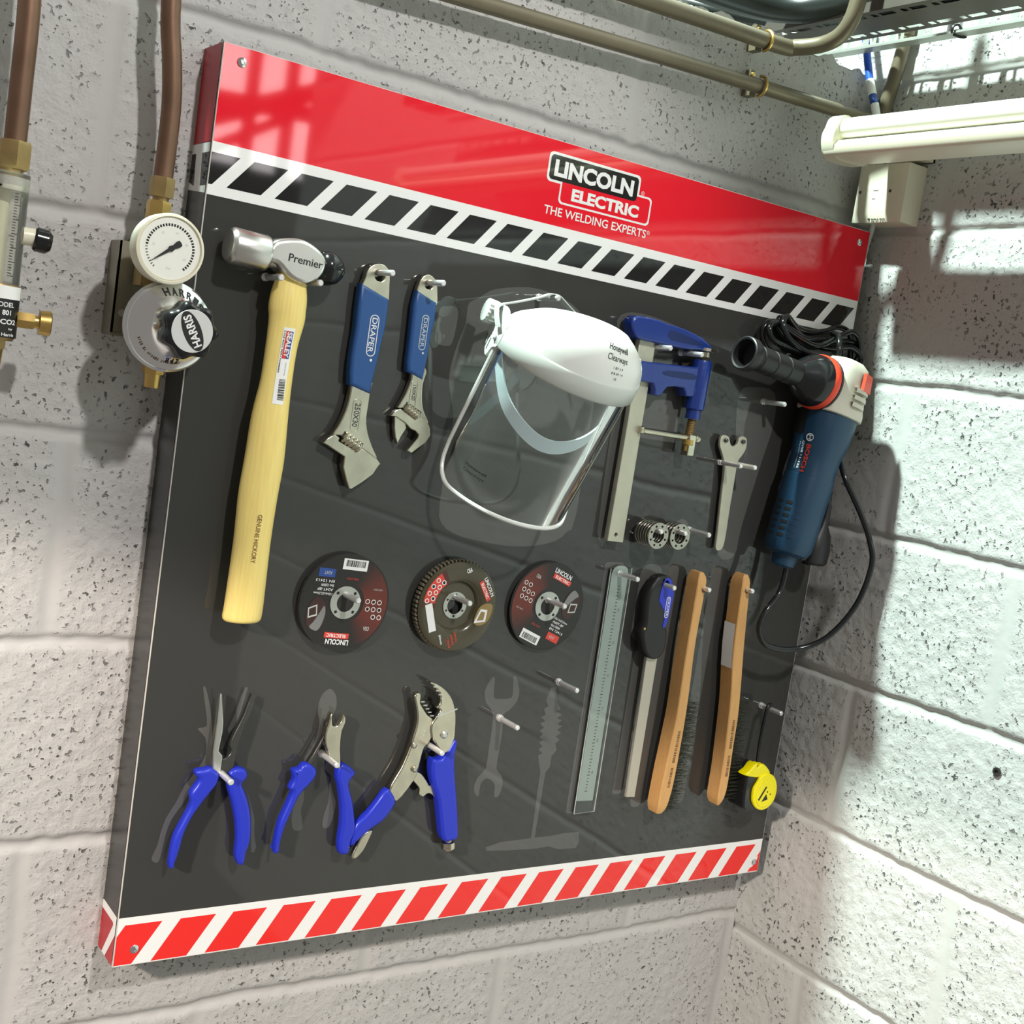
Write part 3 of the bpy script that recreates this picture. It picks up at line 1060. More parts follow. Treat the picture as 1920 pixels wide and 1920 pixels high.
def sector(u, v, r0, r1, a0, a1, n=14):
    return [polar(u, v, r1, a0 + (a1 - a0) * k / n) for k in range(n + 1)] + [polar(u, v, r0, a1 - (a1 - a0) * k / n) for k in range(n + 1)]


def barcode(mb, u, v, w, ang, wd_, ht, m=paper):
    F = dirmap(u, v, w, ang)
    mb.poly([F(0, 0), F(wd_, 0), F(wd_, ht), F(0, ht)], m)
    F2 = dirmap(u, v, w + .12, ang)
    x = wd_ * .1
    random.seed(int(u))
    while x < wd_ * .9:
        d = random.choice([.5, .8, 1.4])
        mb.poly([F2(x, ht * .12), F2(x + d, ht * .12), F2(x + d, ht * .7), F2(x, ht * .7)], ink)
        x += d + random.choice([.5, .8])


RG = [mat('disc_red_%d' % k, (0.018 + 0.125 * q, 0.016 + 0.010 * q, 0.015 + 0.002 * q), rough=0.38) for k, q in enumerate((1.0, .89, .78, .67, .56, .45, .34, .23, .14, .06))]


def grinding_disc(root, u, v, r, w, rot, txt, chip, thick, redc):
    mb = MB()
    mb.lathe([(0, r * .001), (thick * .001, r * .001)], bp(u, v, w), (0, -1, 0), discgrit, 64)
    obj('abrasive_wheel', mb, root)
    mb = MB()
    wt = w + thick
    mb.prism([circ(u, v, r - 1.2, 56), circ(u, v, 16, 30)], wt, wt + .3, discblk, 0)
    for k, hw in enumerate((66, 62, 58, 54, 50, 46, 42, 37, 32, 26)):
        mb.prism(sector(u, v, 24, r - 2.2, redc + rot - hw, redc + rot + hw), wt + .3, wt + .33 + .03 * k, RG[9 - k], 0)
    P_ = lambda r_, a: polar(u, v, r_, a + rot)
    a = 90
    # lettering and marks, laid out as on an upright disc and turned by rot
    x, y = P_(44, 90)
    F0 = lambda dx, dy: (u + dx * math.cos(math.radians(rot)) - dy * math.sin(math.radians(rot)), v + dx * math.sin(math.radians(rot)) + dy * math.cos(math.radians(rot)))
    tt = wt + .75

    def word(s_, dx, dy, wd_, ht, m, bold=.02):
        p0 = F0(dx, dy)
        mb.text(s_, dirmap(p0[0], p0[1], tt + .1, rot), wd_, ht, m, bold)

    def rect(dx, dy, wd_, ht, m, k=0):
        p0 = F0(dx, dy)
        F = dirmap(p0[0], p0[1], tt + .05 * k, rot)
        mb.poly([F(0, 0), F(wd_, 0), F(wd_, ht), F(0, ht)], m)
    word('LINCOLN', -14, 44, 30, 6.5, inkwhite, .03)
    rect(-13, 36.5, 32, 6.5, inkred)
    word('ELECTRIC', -9, 37.8, 25, 4, paper, .02)
    word('OSA', -38, 26, 8, 5, greypl, .02)
    for i in range(3):
        for j in range(3):
            if (i, j) != (2, 0):
                q = F0(-48 + i * 8 + j * 1.5, 14 - j * 9)
                mb.prism([circ(q[0], q[1], 3, 16), circ(q[0], q[1], 2.2, 16)], tt, tt + .05, paper, 0)
                mb.prism(circ(q[0], q[1], 1.4, 10), tt, tt + .05, ink if (i + j) % 2 else RG[0], 0)
    word('AGE BFH', -46, -20, 12, 2, greypl, 0)
    for i, s_ in enumerate(txt):
        word(s_, 19, -10 - i * 5.0, 24 - (i % 3) * 4, 3.2, inkwhite, .015)
    rect(20, -38, 21, 10, chip)
    word('A24T', 24, -35, 10, 4, greypl, 0)
    p0 = F0(-20, -52)
    barcode(mb, p0[0], p0[1], tt, rot, 32, 13)
    word('STEEL INOX', -12, -30, 16, 2.4, inkred, 0)
    # welder helmet picture
    hm = [F0(*q) for q in ((24, 30), (34, 36), (44, 30), (47, 18), (44, 4), (36, -4), (26, 2), (22, 16))]
    mb.prism(cr(hm, 3), tt - .1, tt, RG[7], 0)
    hm = [F0(*q) for q in ((30, 36), (40, 32), (36, 26), (30, 14), (26, 6), (23, 14), (25, 28))]
    mb.prism(cr(hm, 3), tt, tt + .05, mat('grey_ink', (0.22, 0.22, 0.22), rough=0.4), 0)
    hm = [F0(*q) for q in ((33, 18), (44, 22), (46, 10), (35, 5))]
    mb.prism([hm, [F0(*q) for q in ((34.5, 16.5), (43, 19.7), (44.4, 11.2), (36.2, 7.2))]], tt + .1, tt + .15, greypl, 0)
    obj('paper_face', mb, root)
    mb = MB()
    slots = [circ(*polar(u, v, 15.8, 45 + 90 * k), 1.9, 12) for k in range(4)]
    mb.prism([circ(u, v, 19.5, 44), circ(u, v, 11, 30)] + slots, wt + .2, wt + 1.4, galv, .3)
    obj('centre_ring', mb, root)


t = thing('grinding_disc', 'leftmost abrasive disc, black and dull red with blue tag, hung with its printing upside down', 'abrasive disc', bp(218, 430, 6), 'abrasive discs')
grinding_disc(t, 219.5, 420, 57.6, 4, 176, ['125x6x22,23mm', 'A24T-BF', '80m/s 12200RPM', 'EN 12413'], inkblue, 5.5, 180)
t = thing('cutting_disc', 'rightmost abrasive disc, thin, black and dark red with an orange tag', 'abrasive disc', bp(515, 429, 5), 'abrasive discs')
grinding_disc(t, 515.5, 420.5, 58.6, 5, -22, ['125x1.0x22,23mm', 'A60T-BF', '80m/s 12200RPM', 'EN 12413'], inkred, 1.6, 180)
# flap disc
t = thing('flap_disc', 'middle abrasive disc, olive flap wheel with a fringed edge and white sticker', 'abrasive disc', bp(370, 430, 10), 'abrasive discs')
u, v = 371.5, 419.5
mb = MB()
N = 66
for k in range(N):
    a0 = 360 / N * k
    p = [polar(u, v, 32, a0), polar(u, v, 58, a0 - 1), polar(u, v, 58, a0 + 2.6), polar(u, v, 32, a0 + 3.5)]
    lo, hi = 4.0, 13.5
    vs = [bp(p[0][0], p[0][1], lo), bp(p[1][0], p[1][1], lo), bp(p[2][0], p[2][1], lo + 2), bp(p[3][0], p[3][1], lo + 2),
          bp(p[0][0], p[0][1], hi), bp(p[1][0], p[1][1], hi - 2.5), bp(p[2][0], p[2][1], hi), bp(p[3][0], p[3][1], hi)]
    mb.add(vs, [(0, 3, 2, 1), (4, 5, 6, 7), (0, 1, 5, 4), (2, 3, 7, 6), (1, 2, 6, 5), (3, 0, 4, 7)], flapm, False)
obj('flaps', mb, t)
mb = MB()
mb.lathe([(0.0125, .0555), (.0155, .0560), (.0160, .0550), (.0158, .036), (.0125, .031), (.0085, .029), (.0080, .012)], bp(u, v, 0), (0, -1, 0), olive, 60, False)
rot = -58
F0 = lambda dx, dy: (u + dx * math.cos(math.radians(rot)) - dy * math.sin(math.radians(rot)), v + dx * math.sin(math.radians(rot)) + dy * math.cos(math.radians(rot)))
mb.prism(sector(u, v, 33, 51, 118, 182), 16.1, 16.25, RG[4], 0)
mb.prism(sector(u, v, 34, 50.5, 126, 174), 16.25, 16.35, inkred, 0)
for i in range(8):
    r_ = (38.5, 46)[i % 2]
    q = polar(u, v, r_, 130 + i * 6)
    mb.prism(circ(q[0], q[1], 3.1, 16), 16.4, 16.5, paper, 0)
    mb.prism(circ(q[0], q[1], 2.0, 12), 16.5, 16.55, (inkred if i % 3 else ink), 0)
q = F0(-13, 47)
mb.text('LINCOLN', dirmap(q[0], q[1], 16.4, rot), 27, 5, inkwhite, .03)
q = F0(-12, 39)
Fq = dirmap(q[0], q[1], 16.35, rot)
mb.poly([Fq(0, 0), Fq(28, 0), Fq(28, 6.5), Fq(0, 6.5)], inkred)
q = F0(-9, 40.2)
mb.text('ELECTRIC', dirmap(q[0], q[1], 16.45, rot), 22, 4, paper, .02)
q = polar(u, v, 46, 76)
mb.text('OSA', dirmap(q[0] - 4, q[1] - 3, 16.4, 20), 8, 6, inkwhite, .03)
q = polar(u, v, 50, 205)
Fq = dirmap(q[0] - 2, q[1] + 22, 16.5, -72)
mb.poly([Fq(0, 0), Fq(36, 0), Fq(36, 10), Fq(0, 10)], paper)
q = polar(u, v, 46, 244)
mb.text('80m/s', dirmap(q[0] - 2, q[1] + 5, 16.4, -68), 13, 3, inkwhite, .02)
for i in range(3):
    q = polar(u, v, 47 - i * 4, 264)
    mb.text('125x22', dirmap(q[0] - 5 + i * 4, q[1] + 6, 16.4, -68), 13, 2.8, inkred, .03)
mb.prism(cr([(403, 418), (412, 424), (423, 422), (421, 406), (414, 398), (404, 396), (398, 402)], 3), 16.1, 16.25, oldbrass, 0)
mb.prism([[(398, 399), (415, 401), (416, 416), (406, 417)], [(402, 402), (412, 403), (413, 413), (407, 414)]], 16.3, 16.4, inkwhite, 0)
obj('backing_plate', mb, t)
mb = MB()
slots = [circ(*polar(u, v, 13.6, 30 + 60 * k), 1.5, 12) for k in range(6)]
mb.prism([circ(u, v, 17, 44), circ(u, v, 11, 30)] + slots, 8.2, 9.6, galv, .3)
obj('centre_ring', mb, t)

# ------------------------------------------------------------------ steel rule in its wallet
t = thing('steel_rule', 'grey steel rule in a clear plastic wallet, left of the file', 'ruler', bp(630, 468, 5))
mb = MB()
mb.prism(cr([(617, 466), (619, 473), (626, 478), (638, 478), (644, 474), (646, 466)], 2, False) + [(647.5, 146), (618.5, 147)], 4, 5.2, sleeve_m, .2)
random.seed(2)
for k in range(64):
    yy = 160 + k * 4.6
    ln = 5 if k % 5 == 0 else 3
    mb.box((632.5 - ln / 2, yy, 5.2), (632.5 + ln / 2, yy + 1.1, 5.26), ink, bp)
for k in range(6):
    mb.text(str(5 * (k + 1)), dirmap(640, 185 + k * 46, 5.3, 90), 4, 3, ink, .0)
obj('rule', mb, t)
mb = MB()
mb.prism([[(613.5, 474), (650, 476), (652.5, 130), (617, 129)]], 2.2, 3.2, black_g, .2)
obj('wallet_back', mb, t)
mb = MB()
mb.poly([bp(613.5, 474, 6.4), bp(650, 476, 6.4), bp(652.5, 130, 6.4), bp(617, 129, 6.4)], wallet_m)
mb.tube([bp(613.5, 474, 6), bp(617, 129, 6), bp(652.5, 130, 6), bp(650, 476, 6)], .0006, greypl, 6)
obj('wallet_front', mb, t)

# ------------------------------------------------------------------ file
t = thing('hand_file', 'steel file with black handle and blue panel, between ruler and wire brushes', 'file', bp(698, 457, 12))
mb = MB()
mb.prism([cr([(679, 462), (684, 469), (695, 472), (706, 469), (714, 461), (719, 444), (717, 422), (714, 400), (718, 390), (719, 367), (710, 354), (695, 353), (681, 363), (674, 378), (670, 390), (673, 402), (671, 420), (670, 436), (673, 452)], 3), circ(700, 461.5, 4.2, 16)], 7, 25, black_r, 5)
hd = obj('handle', mb, t)
mb = MB()
mb.prism([cr([(694, 462), (700, 468), (708, 465), (716, 446), (714, 422), (711, 400), (705, 400), (706, 419), (691, 436)], 2), circ(700, 460.5, 4.2, 16)], 24.6, 25.6, royal, .3)
mb.prism(rrect(704.5, 412, 711.5, 442, 3.3), 25.6, 25.8, inkwhite, 0)
mb.prism(rrect(705.3, 413, 710.7, 441, 2.6), 25.7, 25.9, royal, 0)
mb.text('DRAPER', dirmap(706.6, 439.5, 26, -90), 25, 3.4, inkwhite, 0.0)
obj('grip_panel', mb, hd)
mb = MB()
mb.prism(circ(674, 396, 1.8, 14), 19, 24.8, brass, .3)
obj('stud', mb, hd)
mb = MB()
mb.prism([(694, 358), (714, 358), (714, 320), (714.5, 150), (698.5, 151), (695, 320)], 11, 16, fileblade, .6)
obj('blade', mb, t)


# ------------------------------------------------------------------ scratch brushes
def brush(root, right, ridge, tips0, tips1, hole, seed, stain, seg):
    """wooden stick: rows of rectangular section from w=8 to w=33; bristles leave its right side"""
    mb = MB()
    R_ = cr(right, 6, False)
    G_ = cr(ridge, 6, False)
    n = 60
    ys = [max(R_[0][1], G_[0][1]) - (max(R_[0][1], G_[0][1]) - min(R_[-1][1], G_[-1][1])) * k / n for k in range(n + 1)]

    def at(c, y):
        ysr = [p_[1] for p_ in c][::-1]
        return float(np.interp(y, ysr, [p_[0] for p_ in c][::-1]))
    rings = []
    for i, y in enumerate(ys):
        xl, xr = at(G_, y), at(R_, y)
        ins = 0.0
        if i in (0, n):
            ins = 2.6
        elif i in (1, n - 1):
            ins = 0.9
        cw = 1.2
        x0, x1, w0, w1 = xl + ins * .6, xr - ins * .6, 8 + ins, 33 - ins
        rings.append([bp(x0 + cw, y, w0), bp(x1 - cw, y, w0), bp(x1, y, w0 + cw), bp(x1, y, w1 - cw), bp(x1 - cw, y, w1), bp(x0 + cw, y, w1), bp(x0, y, w1 - cw), bp(x0, y, w0 + cw)])
    mb.loft(rings, brushwood)
    h = hole
    mb.lathe([(0, .0042), (.0008, .0042)], bp(h[0], h[1], 32.6), (0, -1, 0), stain, 16)
    for v0, v1, lines in seg:
        yy = v0
        random.seed(seed)
        while yy > v1:
            x = (at(G_, yy) + at(R_, yy)) / 2 + 1.5
            d = random.choice([.8, 1.4, 2.2])
            mb.box((x - 2.4, yy - d, 33.0), (x + 2.4, yy, 33.1), stain, bp)
            yy -= d + random.choice([.7, 1.1])
    st = obj('stick', mb, root)
    mb = MB()
    rnd = random.Random(seed)
    for k in range(26):
        y = tips0[1] + (tips1[1] - tips0[1]) * k / 25
        for r_ in range(5):
            w = 12.5 + r_ * 4.2
            x0 = at(R_, y)
            for q in range(4):
                dx = 26 + rnd.uniform(-3, 4)
                dy, dw = rnd.uniform(-3, 3), rnd.uniform(-3, 3)
                mb.tube([bp(x0 - 1, y, w), bp(x0 + dx * .5, y + dy * .3, w + dw * .3), bp(x0 + dx, y + dy, w + dw)], .00028, wire, 3, False)
    b = obj('bristles', mb, root)
    b['kind'] = 'stuff'
    return st


stain = mat('burnt_mark', (0.16, 0.075, 0.025), rough=0.7)
t = thing('wire_brush', 'wooden-handled wire scratch brush hanging right beside the file', 'brush', bp(764, 457, 20), 'wire scratch brushes')
brush(t, [(763, 479), (767, 470), (767, 443), (766, 377), (770, 299), (771, 246), (769, 170), (763, 135), (760, 128)],
      [(752, 479), (751, 466), (751, 436), (751, 362), (753, 285), (752, 251), (748, 189), (746.5, 140), (747, 128)], (770, 288), (764, 132), (764, 455), 7, stain, [(250, 205, 1), (196, 168, 1)])
t = thing('wire_brush', 'wire scratch brush with a white sticker on its wooden stick, left of the tape measure', 'brush', bp(849, 457.5, 20), 'wire scratch brushes')
st = brush(t, [(850, 479), (853, 472), (855, 454), (863, 377), (870, 324), (876, 270), (877, 229), (879, 164), (876, 142), (872, 131)],
           [(840, 479), (838, 468), (839, 445), (844, 362), (853, 303), (857, 265), (862, 197), (863, 145), (866, 131)], (877, 288), (878, 140), (849, 456), 9, stain, [(262, 220, 1), (208, 178, 1)])
mb = MB()
mb.grid([[bp(x - .9, y, w) for w in (9.5, 31.5)] for x, y in ((839.8, 406), (841.0, 390), (842.3, 373), (844.8, 356), (847.0, 340))], paper)
obj('sticker', mb, st)

# ------------------------------------------------------------------ tape measure
t = thing('tape_measure', 'yellow and black tape measure hanging by its strap at lower right corner of the board', 'tape measure', bp(954, 273, 30))
mb = MB()
mb.prism(cr([(905, 187), (925, 194), (944, 188), (960, 178), (968, 158), (962, 136), (948, 124), (930, 122), (912, 126), (905, 140)], 3), 9, 45, black_g, 3)
obj('case', mb, t)
mb = MB()
mb.prism(cr([(924, 170), (930, 179), (944, 182), (958, 176), (966, 163), (968, 150), (965, 138), (955, 128), (942, 125), (930, 129), (921, 139), (918, 152), (919, 162)], 4), 44, 50, yellow, 2)
mb.prism(circ(943, 152, 20, 36, 22), 49.5, 51, yellow, .6)
Fq = dirmap(931, 141, 51.1, 58)
mb.poly([Fq(0, 0), Fq(24, 0), Fq(24, 3.5), Fq(0, 3.5)], ink)
mb.poly([bp(936, 139, 51.1), bp(949, 142, 51.1), bp(944, 151, 51.1)], ink)
mb.prism(circ(946, 154, 1.4, 10), 51, 51.15, ink, 0)
mb.prism(circ(953, 150, 1.2, 10), 51, 51.15, ink, 0)
obj('face_cover', mb, t)
mb = MB()
mb.prism(cr([(897, 181), (905, 187), (913, 196), (919, 198), (921, 191), (926, 196), (934, 196), (946, 187), (950, 180), (940, 178), (922, 176)], 2), 30, 47, yellow, 2)
obj('bumper', mb, t)
mb = MB()
pts = cr([(955, 279, 20), (945, 281, 27), (938, 278, 30), (936, 251, 30), (933, 219, 32), (930, 186, 37)], 5, False)
mb.tube([bp(*p_) for p_ in pts], .0034, black_r, 8)
obj('wrist_strap', mb, t)

# ------------------------------------------------------------------ pliers
t = thing('long_nose_pliers', 'blue-handled long nose pliers with slim open tips, leftmost in the bottom row', 'pliers', bp(92, 223, 14), 'blue-handled pliers')
mb = MB()
mb.prism([(78, 316), (80, 315), (86, 282), (86.5, 272), (84.5, 250), (90, 244), (90, 222), (80, 226), (78, 250), (78.5, 285)], 9, 17, bright, 1.2)
obj('jaw', mb, t)
mb = MB()
mb.prism(cr([(116, 314), (115.5, 300), (111, 270), (106, 248), (106, 226), (100, 222), (88, 223), (84, 231), (87, 243), (92, 240), (97, 241.5), (101, 249), (97.5, 256), (103, 272), (110, 290)], 2), 8, 15, darksteel, 1.2)
p = obj('jaw', mb, t)
p['label'] = 'dark right jaw'
mb = MB()
mb.prism(cr([(78, 231), (88, 224), (87, 212), (81, 203), (74, 193), (63, 175), (56, 156), (53, 137), (48, 118), (44, 120), (44, 139), (46, 154), (53, 172), (60, 190), (58, 202), (63, 211), (66, 218), (61, 224), (62, 229), (71, 230)], 3), 6, 20, royal, 4)
obj('handle', mb, t)
mb = MB()
mb.prism(cr([(100, 223), (106, 228.5), (117, 228), (122, 222), (121, 215), (117, 210), (124, 196), (131, 178), (135, 159), (136, 140), (133, 127), (132, 114), (126, 113), (121, 124), (120, 143), (116, 165), (109, 187), (102, 204), (101, 212)], 3), 6, 20, royal, 4)
obj('handle', mb, t)
t = thing('cutting_pliers', 'short blue-handled diagonal cutters, second in the bottom row', 'pliers', bp(220, 235, 14), 'blue-handled pliers')
mb = MB()
mb.prism([(211, 256), (214, 263), (214, 276), (217, 282), (214, 258), (207, 238), (201, 224), (195, 225), (203, 239)], 7, 15, darksteel, 1)
mb.prism([cr([(216, 285), (215, 276), (213, 266), (214, 254), (219, 243), (226, 231), (234, 222), (239, 222), (235, 244), (234, 256), (234, 268), (237, 277), (236, 284), (232, 288), (232, 280), (227, 274), (221, 274), (219, 281), (218, 290)], 2)], 9, 19, nickel, 1.5)
obj('jaws', mb, t)
mb = MB()
mb.prism(cr([(190, 228), (197, 229.5), (208, 221), (207, 211), (200, 202), (191, 192), (184, 174), (177, 153), (174, 136), (171, 123), (168.5, 124), (168, 140), (170, 160), (176, 178), (181, 195), (177, 200), (181, 211), (178, 222), (187, 224)], 3), 6, 20, royal, 4)
obj('handle', mb, t)
mb = MB()
mb.prism(cr([(237, 223), (245, 226), (260, 215), (255, 206), (254, 198), (262, 178), (268, 156), (271, 141), (267, 127), (266, 113), (255, 113), (251, 127), (251, 150), (248, 173), (241, 197), (236, 210)], 3), 6, 20, royal, 4)
obj('handle', mb, t)
t = thing('locking_pliers', 'chrome locking pliers with blue sleeves and curved jaws, third in the bottom row', 'pliers', bp(362, 242, 14), 'blue-handled pliers')
mb = MB()
mb.prism(cr([(328, 306), (333, 311), (337, 308), (338, 298), (344, 290), (351, 282), (359, 277), (358, 271), (361, 252), (356, 244), (352, 238), (349, 216), (345, 199), (324, 173), (311, 188), (324, 216), (332, 241), (334, 252), (337, 274), (333, 292)], 3), 8, 17, nickel, 2)
for a, b in ((336, 245), (342, 214)):
    mb.lathe([(0, .0042), (.002, .0042), (.0032, .0022)], bp(a, b, 17), (0, -1, 0), nickel, 14)
for k in range(5):
    mb.box((338 + k * 4, 299 - k * 4.6, 10), (343 + k * 4, 300.4 - k * 4.6, 17.4), bright, bp)
for k in range(3):
    mb.prism(circ(349 - k * .6, 262 - k * 6, 1.5, 10), 16.8, 17.3, bright, 0)
obj('fixed_jaw', mb, t)
mb = MB()
mb.prism(cr([(345, 325), (355, 323), (371, 314), (383, 301), (390, 285), (393, 267), (394, 248), (388, 234), (379, 233), (367, 245), (358, 259), (357, 271), (362, 279), (367, 288), (360, 292), (365, 297), (362, 310), (352, 319)], 3), 10, 19, nickel, 2)
mb.lathe([(0, .005), (.0015, .005), (.003, .0028)], bp(377, 257, 19), (0, -1, 0), bright, 16)
mb.prism(circ(368, 285, 2.4, 12), 18.8, 19.6, bright, .2)
for k in range(4):
    mb.box((352 + k * 4.2, 318 - k * 5, 12), (357 + k * 4.2, 319.2 - k * 5, 19.3), bright, bp)
mb.box((361, 279, 18.9), (391, 281, 19.5), bright, lambda a, b, w: bp(a, b + (a - 361) * .33, w))
obj('moving_jaw', mb, t)
mb = MB()
mb.prism(cr([(308, 191), (322, 175), (317, 161), (307, 149), (292, 140), (280, 130), (268, 121), (267, 132), (271, 149), (285, 162), (296, 176)], 3), 6, 20, royal, 5)
obj('sleeve', mb, t)
mb = MB()
mb.prism(cr([(394, 250), (399, 244), (398, 231), (401, 209), (411, 170), (418, 139), (421, 119), (412, 115), (399, 117), (390, 145), (382, 172), (370, 198), (365, 224), (378, 225), (387, 236)], 3), 4, 21, royal, 4)
obj('sleeve', mb, t)
mb = MB()
mb.prism(cr([(342, 208), (355, 206), (366, 195), (371, 189), (380, 190), (388, 178), (389, 169), (372, 179), (364, 175), (357, 179), (356, 187), (344, 199)], 3), 9, 13, nickel, .8)
obj('toggle_link', mb, t)
mb = MB()
mb.lathe([(0, .005), (.004, .005), (.005, .0085), (.008, .0092), (.013, .0092), (.0145, .008)], bp(410.5, 117, 13), (.15, 0, -1), nickel, 22)
obj('adjusting_screw', mb, t)
mb = MB()
mb.prism(cr([(297, 138), (294, 126), (288, 112), (279, 103), (273, 106), (277, 118), (284, 133)], 3), 8, 15, nickel, 2)
obj('release_lever', mb, t)

# ------------------------------------------------------------------ angle grinder
t = thing('angle_grinder', 'blue angle grinder with beige head and black side handle hanging at the right edge', 'grinder', bp(930, 740, 40))
G0, G1 = bp(938, 735, 50), bp(896, 512, 50)
gx = (G1 - G0)
gl = gx.length
gx.normalize()
mb = MB()


def oval(c, ra, rb, n=32, pw=2.0):
    s_ = gx.cross(V((0, -1, 0))).normalized()
    o_ = s_.cross(gx).normalized()
    out = []
    for k in range(n):
        q = 2 * math.pi * k / n
        cx_, sx_ = math.cos(q), math.sin(q)
        out.append(c + s_ * (math.copysign(abs(cx_) ** (2 / pw), cx_) * ra) + o_ * (math.copysign(abs(sx_) ** (2 / pw), sx_) * rb))
    return out


prof = [(.012, .0410, .038), (.022, .0405, .038), (.050, .0385, .0375), (.075, .0335, .0335), (.090, .0325, .0325), (.108, .0330, .0330), (.109, .0340, .0340), (.112, .0342, .0342), (.150, .0335, .0335), (.195, .0330, .0330), (.2130, .0325, .032), (.221, .029, .028), (.226, .018, .017), (.240, .0155, .015), (.243, .010, .010)]
mb.loft([oval(G0 + gx * h, a, b, 36, 2.5) for h, a, b in prof], boschblue)
s_ = gx.cross(V((0, -1, 0))).normalized()
o_ = s_.cross(gx).normalized()
if s_.x > 0:
    s_ = -s_                       # s_: towards the board's left
if o_.y > 0:
    o_ = -o_                       # o_: out of the board


def gsurf(along, ang, r):
    """point on the housing: metres along the axis, degrees from straight out towards the left"""
    q = math.radians(ang)
    return G0 + gx * along + (o_ * math.cos(q) + s_ * math.sin(q)) * r


def gskin(along, ang, lift=.0006):
    hs = [p_[0] for p_ in prof]
    r = float(np.interp(along, hs, [max(p_[1], p_[2]) for p_ in prof]))
    q = math.radians(ang)
    k = (abs(math.cos(q)) ** 2.5 + abs(math.sin(q)) ** 2.5) ** (-1 / 2.5)
    return gsurf(along, ang, r * k + lift)


for k in range(6):
    for a0, a1 in ((40, 58), (68, 86), (98, 118)):
        rows = [[gskin(.150 + k * .0095, a0 + (a1 - a0) * j / 4), gskin(.1545 + k * .0095, a0 + (a1 - a0) * j / 4)] for j in range(5)]
        mb.grid(rows, black_r if a0 > 60 else boschblue)
mb.grid([[gskin(h_, 92 + 6 * j) for j in range(6)] for h_ in (.016, .024, .032, .042, .052)], black_r)


def gtext(s_t, al, ang, wd_, ht, m, bold, r=.0348):
    mb.text(s_t, lambda a, b: gskin(al + a * .001, ang - math.degrees(b * .001 / r), .0008), wd_, ht, m, bold)


gtext('BOSCH', .066, 76, 40, 7.2, orange, .02, .0362)
gtext('GWS 11-125', .062, 89, 40, 3.8, inkwhite, .03, .0362)
gtext('Professional', .064, 97, 38, 2.0, greypl, .0, .0362)
lg = lambda a, b: gskin(.056 + a * .001, 72 - math.degrees(b * .001 / .0362), .0012)
ringp = [lg(5.5 * math.cos(2 * math.pi * k / 24), 5.5 * math.sin(2 * math.pi * k / 24)) for k in range(24)]
mb.poly(ringp, inkwhite)
lg2 = lambda a, b: lg(a, b) + o_ * .0003
mb.poly([lg2(4.3 * math.cos(2 * math.pi * k / 24), 4.3 * math.sin(2 * math.pi * k / 24)) for k in range(24)], boschblue)
lg3 = lambda a, b: lg(a, b) + o_ * .0006
for a, b in ((-2.8, 0), (2.8, 0)):
    mb.poly([lg3(a - .5, b - 2.8), lg3(a + .5, b - 2.8), lg3(a + .5, b + 2.8), lg3(a - .5, b + 2.8)], inkwhite)
mb.poly([lg3(-2.6, -.6), lg3(2.6, -.6), lg3(2.6, .6), lg3(-2.6, .6)], inkwhite)
housing = obj('motor_housing', mb, t)
mb = MB()
prof = [(-.070, .016, .016), (-.0685, .024, .024), (-.062, .032, .031), (-.052, .037, .036), (-.030, .0385, .038), (-.006, .0395, .039), (.004, .0425, .041), (.013, .0430, .041), (.0142, .0415, .039)]
mb.loft([oval(G0 + gx * h, a, b, 36, 3.0) for h, a, b in prof], beige)
for k in range(3):
    rows = [[gsurf(-.026 + k * .009, -30 + 8 * j, .0408), gsurf(-.022 + k * .009, -30 + 8 * j, .0408)] for j in range(6)]
    mb.grid(rows, beiged if k < 2 else beige)
rows = [[gsurf(h, -34 + 9 * j, .0425) for j in range(6)] for h in (-.030, -.004)]
for k in range(3):
    rows = [[gsurf(-.030 + k * .0105, -34 + 9 * j, r) for j in range(6)] for r in (.038, .0445)]
    mb.grid(rows, beige)
    mb.grid([[gsurf(-.030 + k * .0105, -34 + 9 * j, .0445) for j in range(6)], [gsurf(-.024 + k * .0105, -34 + 9 * j, .0450) for j in range(6)]], beige)
    mb.grid([[gsurf(-.024 + k * .0105, -34 + 9 * j, r) for j in range(6)] for r in (.0450, .038)], beige)
gh = obj('gear_head', mb, t)
mb = MB()
for r0, r1 in ((.041, .0445),):
    P4 = [gsurf(-.054, -34, .0400), gsurf(-.054, -2, .0395), gsurf(-.029, -2, .0415), gsurf(-.029, -34, .0430)]
    Q4 = [p_ + o_ * .004 - s_ * .002 for p_ in P4]
    mb.add(P4 + Q4, [(4, 5, 6, 7), (0, 1, 5, 4), (1, 2, 6, 5), (2, 3, 7, 6), (3, 0, 4, 7)], orange, False)
p = obj('lock_button', mb, gh)
p['label'] = 'orange spindle lock button'
# side handle
HB, HE = bp(903, 764, 55), bp(735, 786, 62)
hx = (HE - HB)
hl = hx.length
hx.normalize()
mb = MB()
mb.lathe([(.016, .0375), (.022, .0370), (.030, .0345), (.042, .028), (.052, .0215), (.058, .0185), (.060, .0175)], HB, hx, black_g, 36)
pr = [(.060, .0172), (.061, .0178)]
for k in range(3):
    b0 = .062 + k * .028
    pr += [(b0, .0180), (b0 + .024, .0180), (b0 + .025, .0170), (b0 + .027, .0170)]
pr += [(.147, .0180), (.150, .0205), (.156, .0232), (.163, .0235), (hl - .001, .0230), (hl, .0215), (hl - .001, .0190), (hl - .020, .0180), (hl - .021, .001)]
mb.lathe(pr, HB, hx, black_r, 36)
hnd = obj('side_handle', mb, t)
mb = MB()
mb.lathe([(.004, .0380), (.006, .0395), (.013, .0395), (.0165, .0378)], HB, hx, orange, 36)
p = obj('collar_ring', mb, hnd)
p['label'] = 'orange ring at the base of the side handle'
mb = MB()
mb.lathe([(0.0, .0390), (.004, .0395), (.0045, .037)], HB, hx, black_r, 36)
obj('flange', mb, hnd)
# cord
mb = MB()


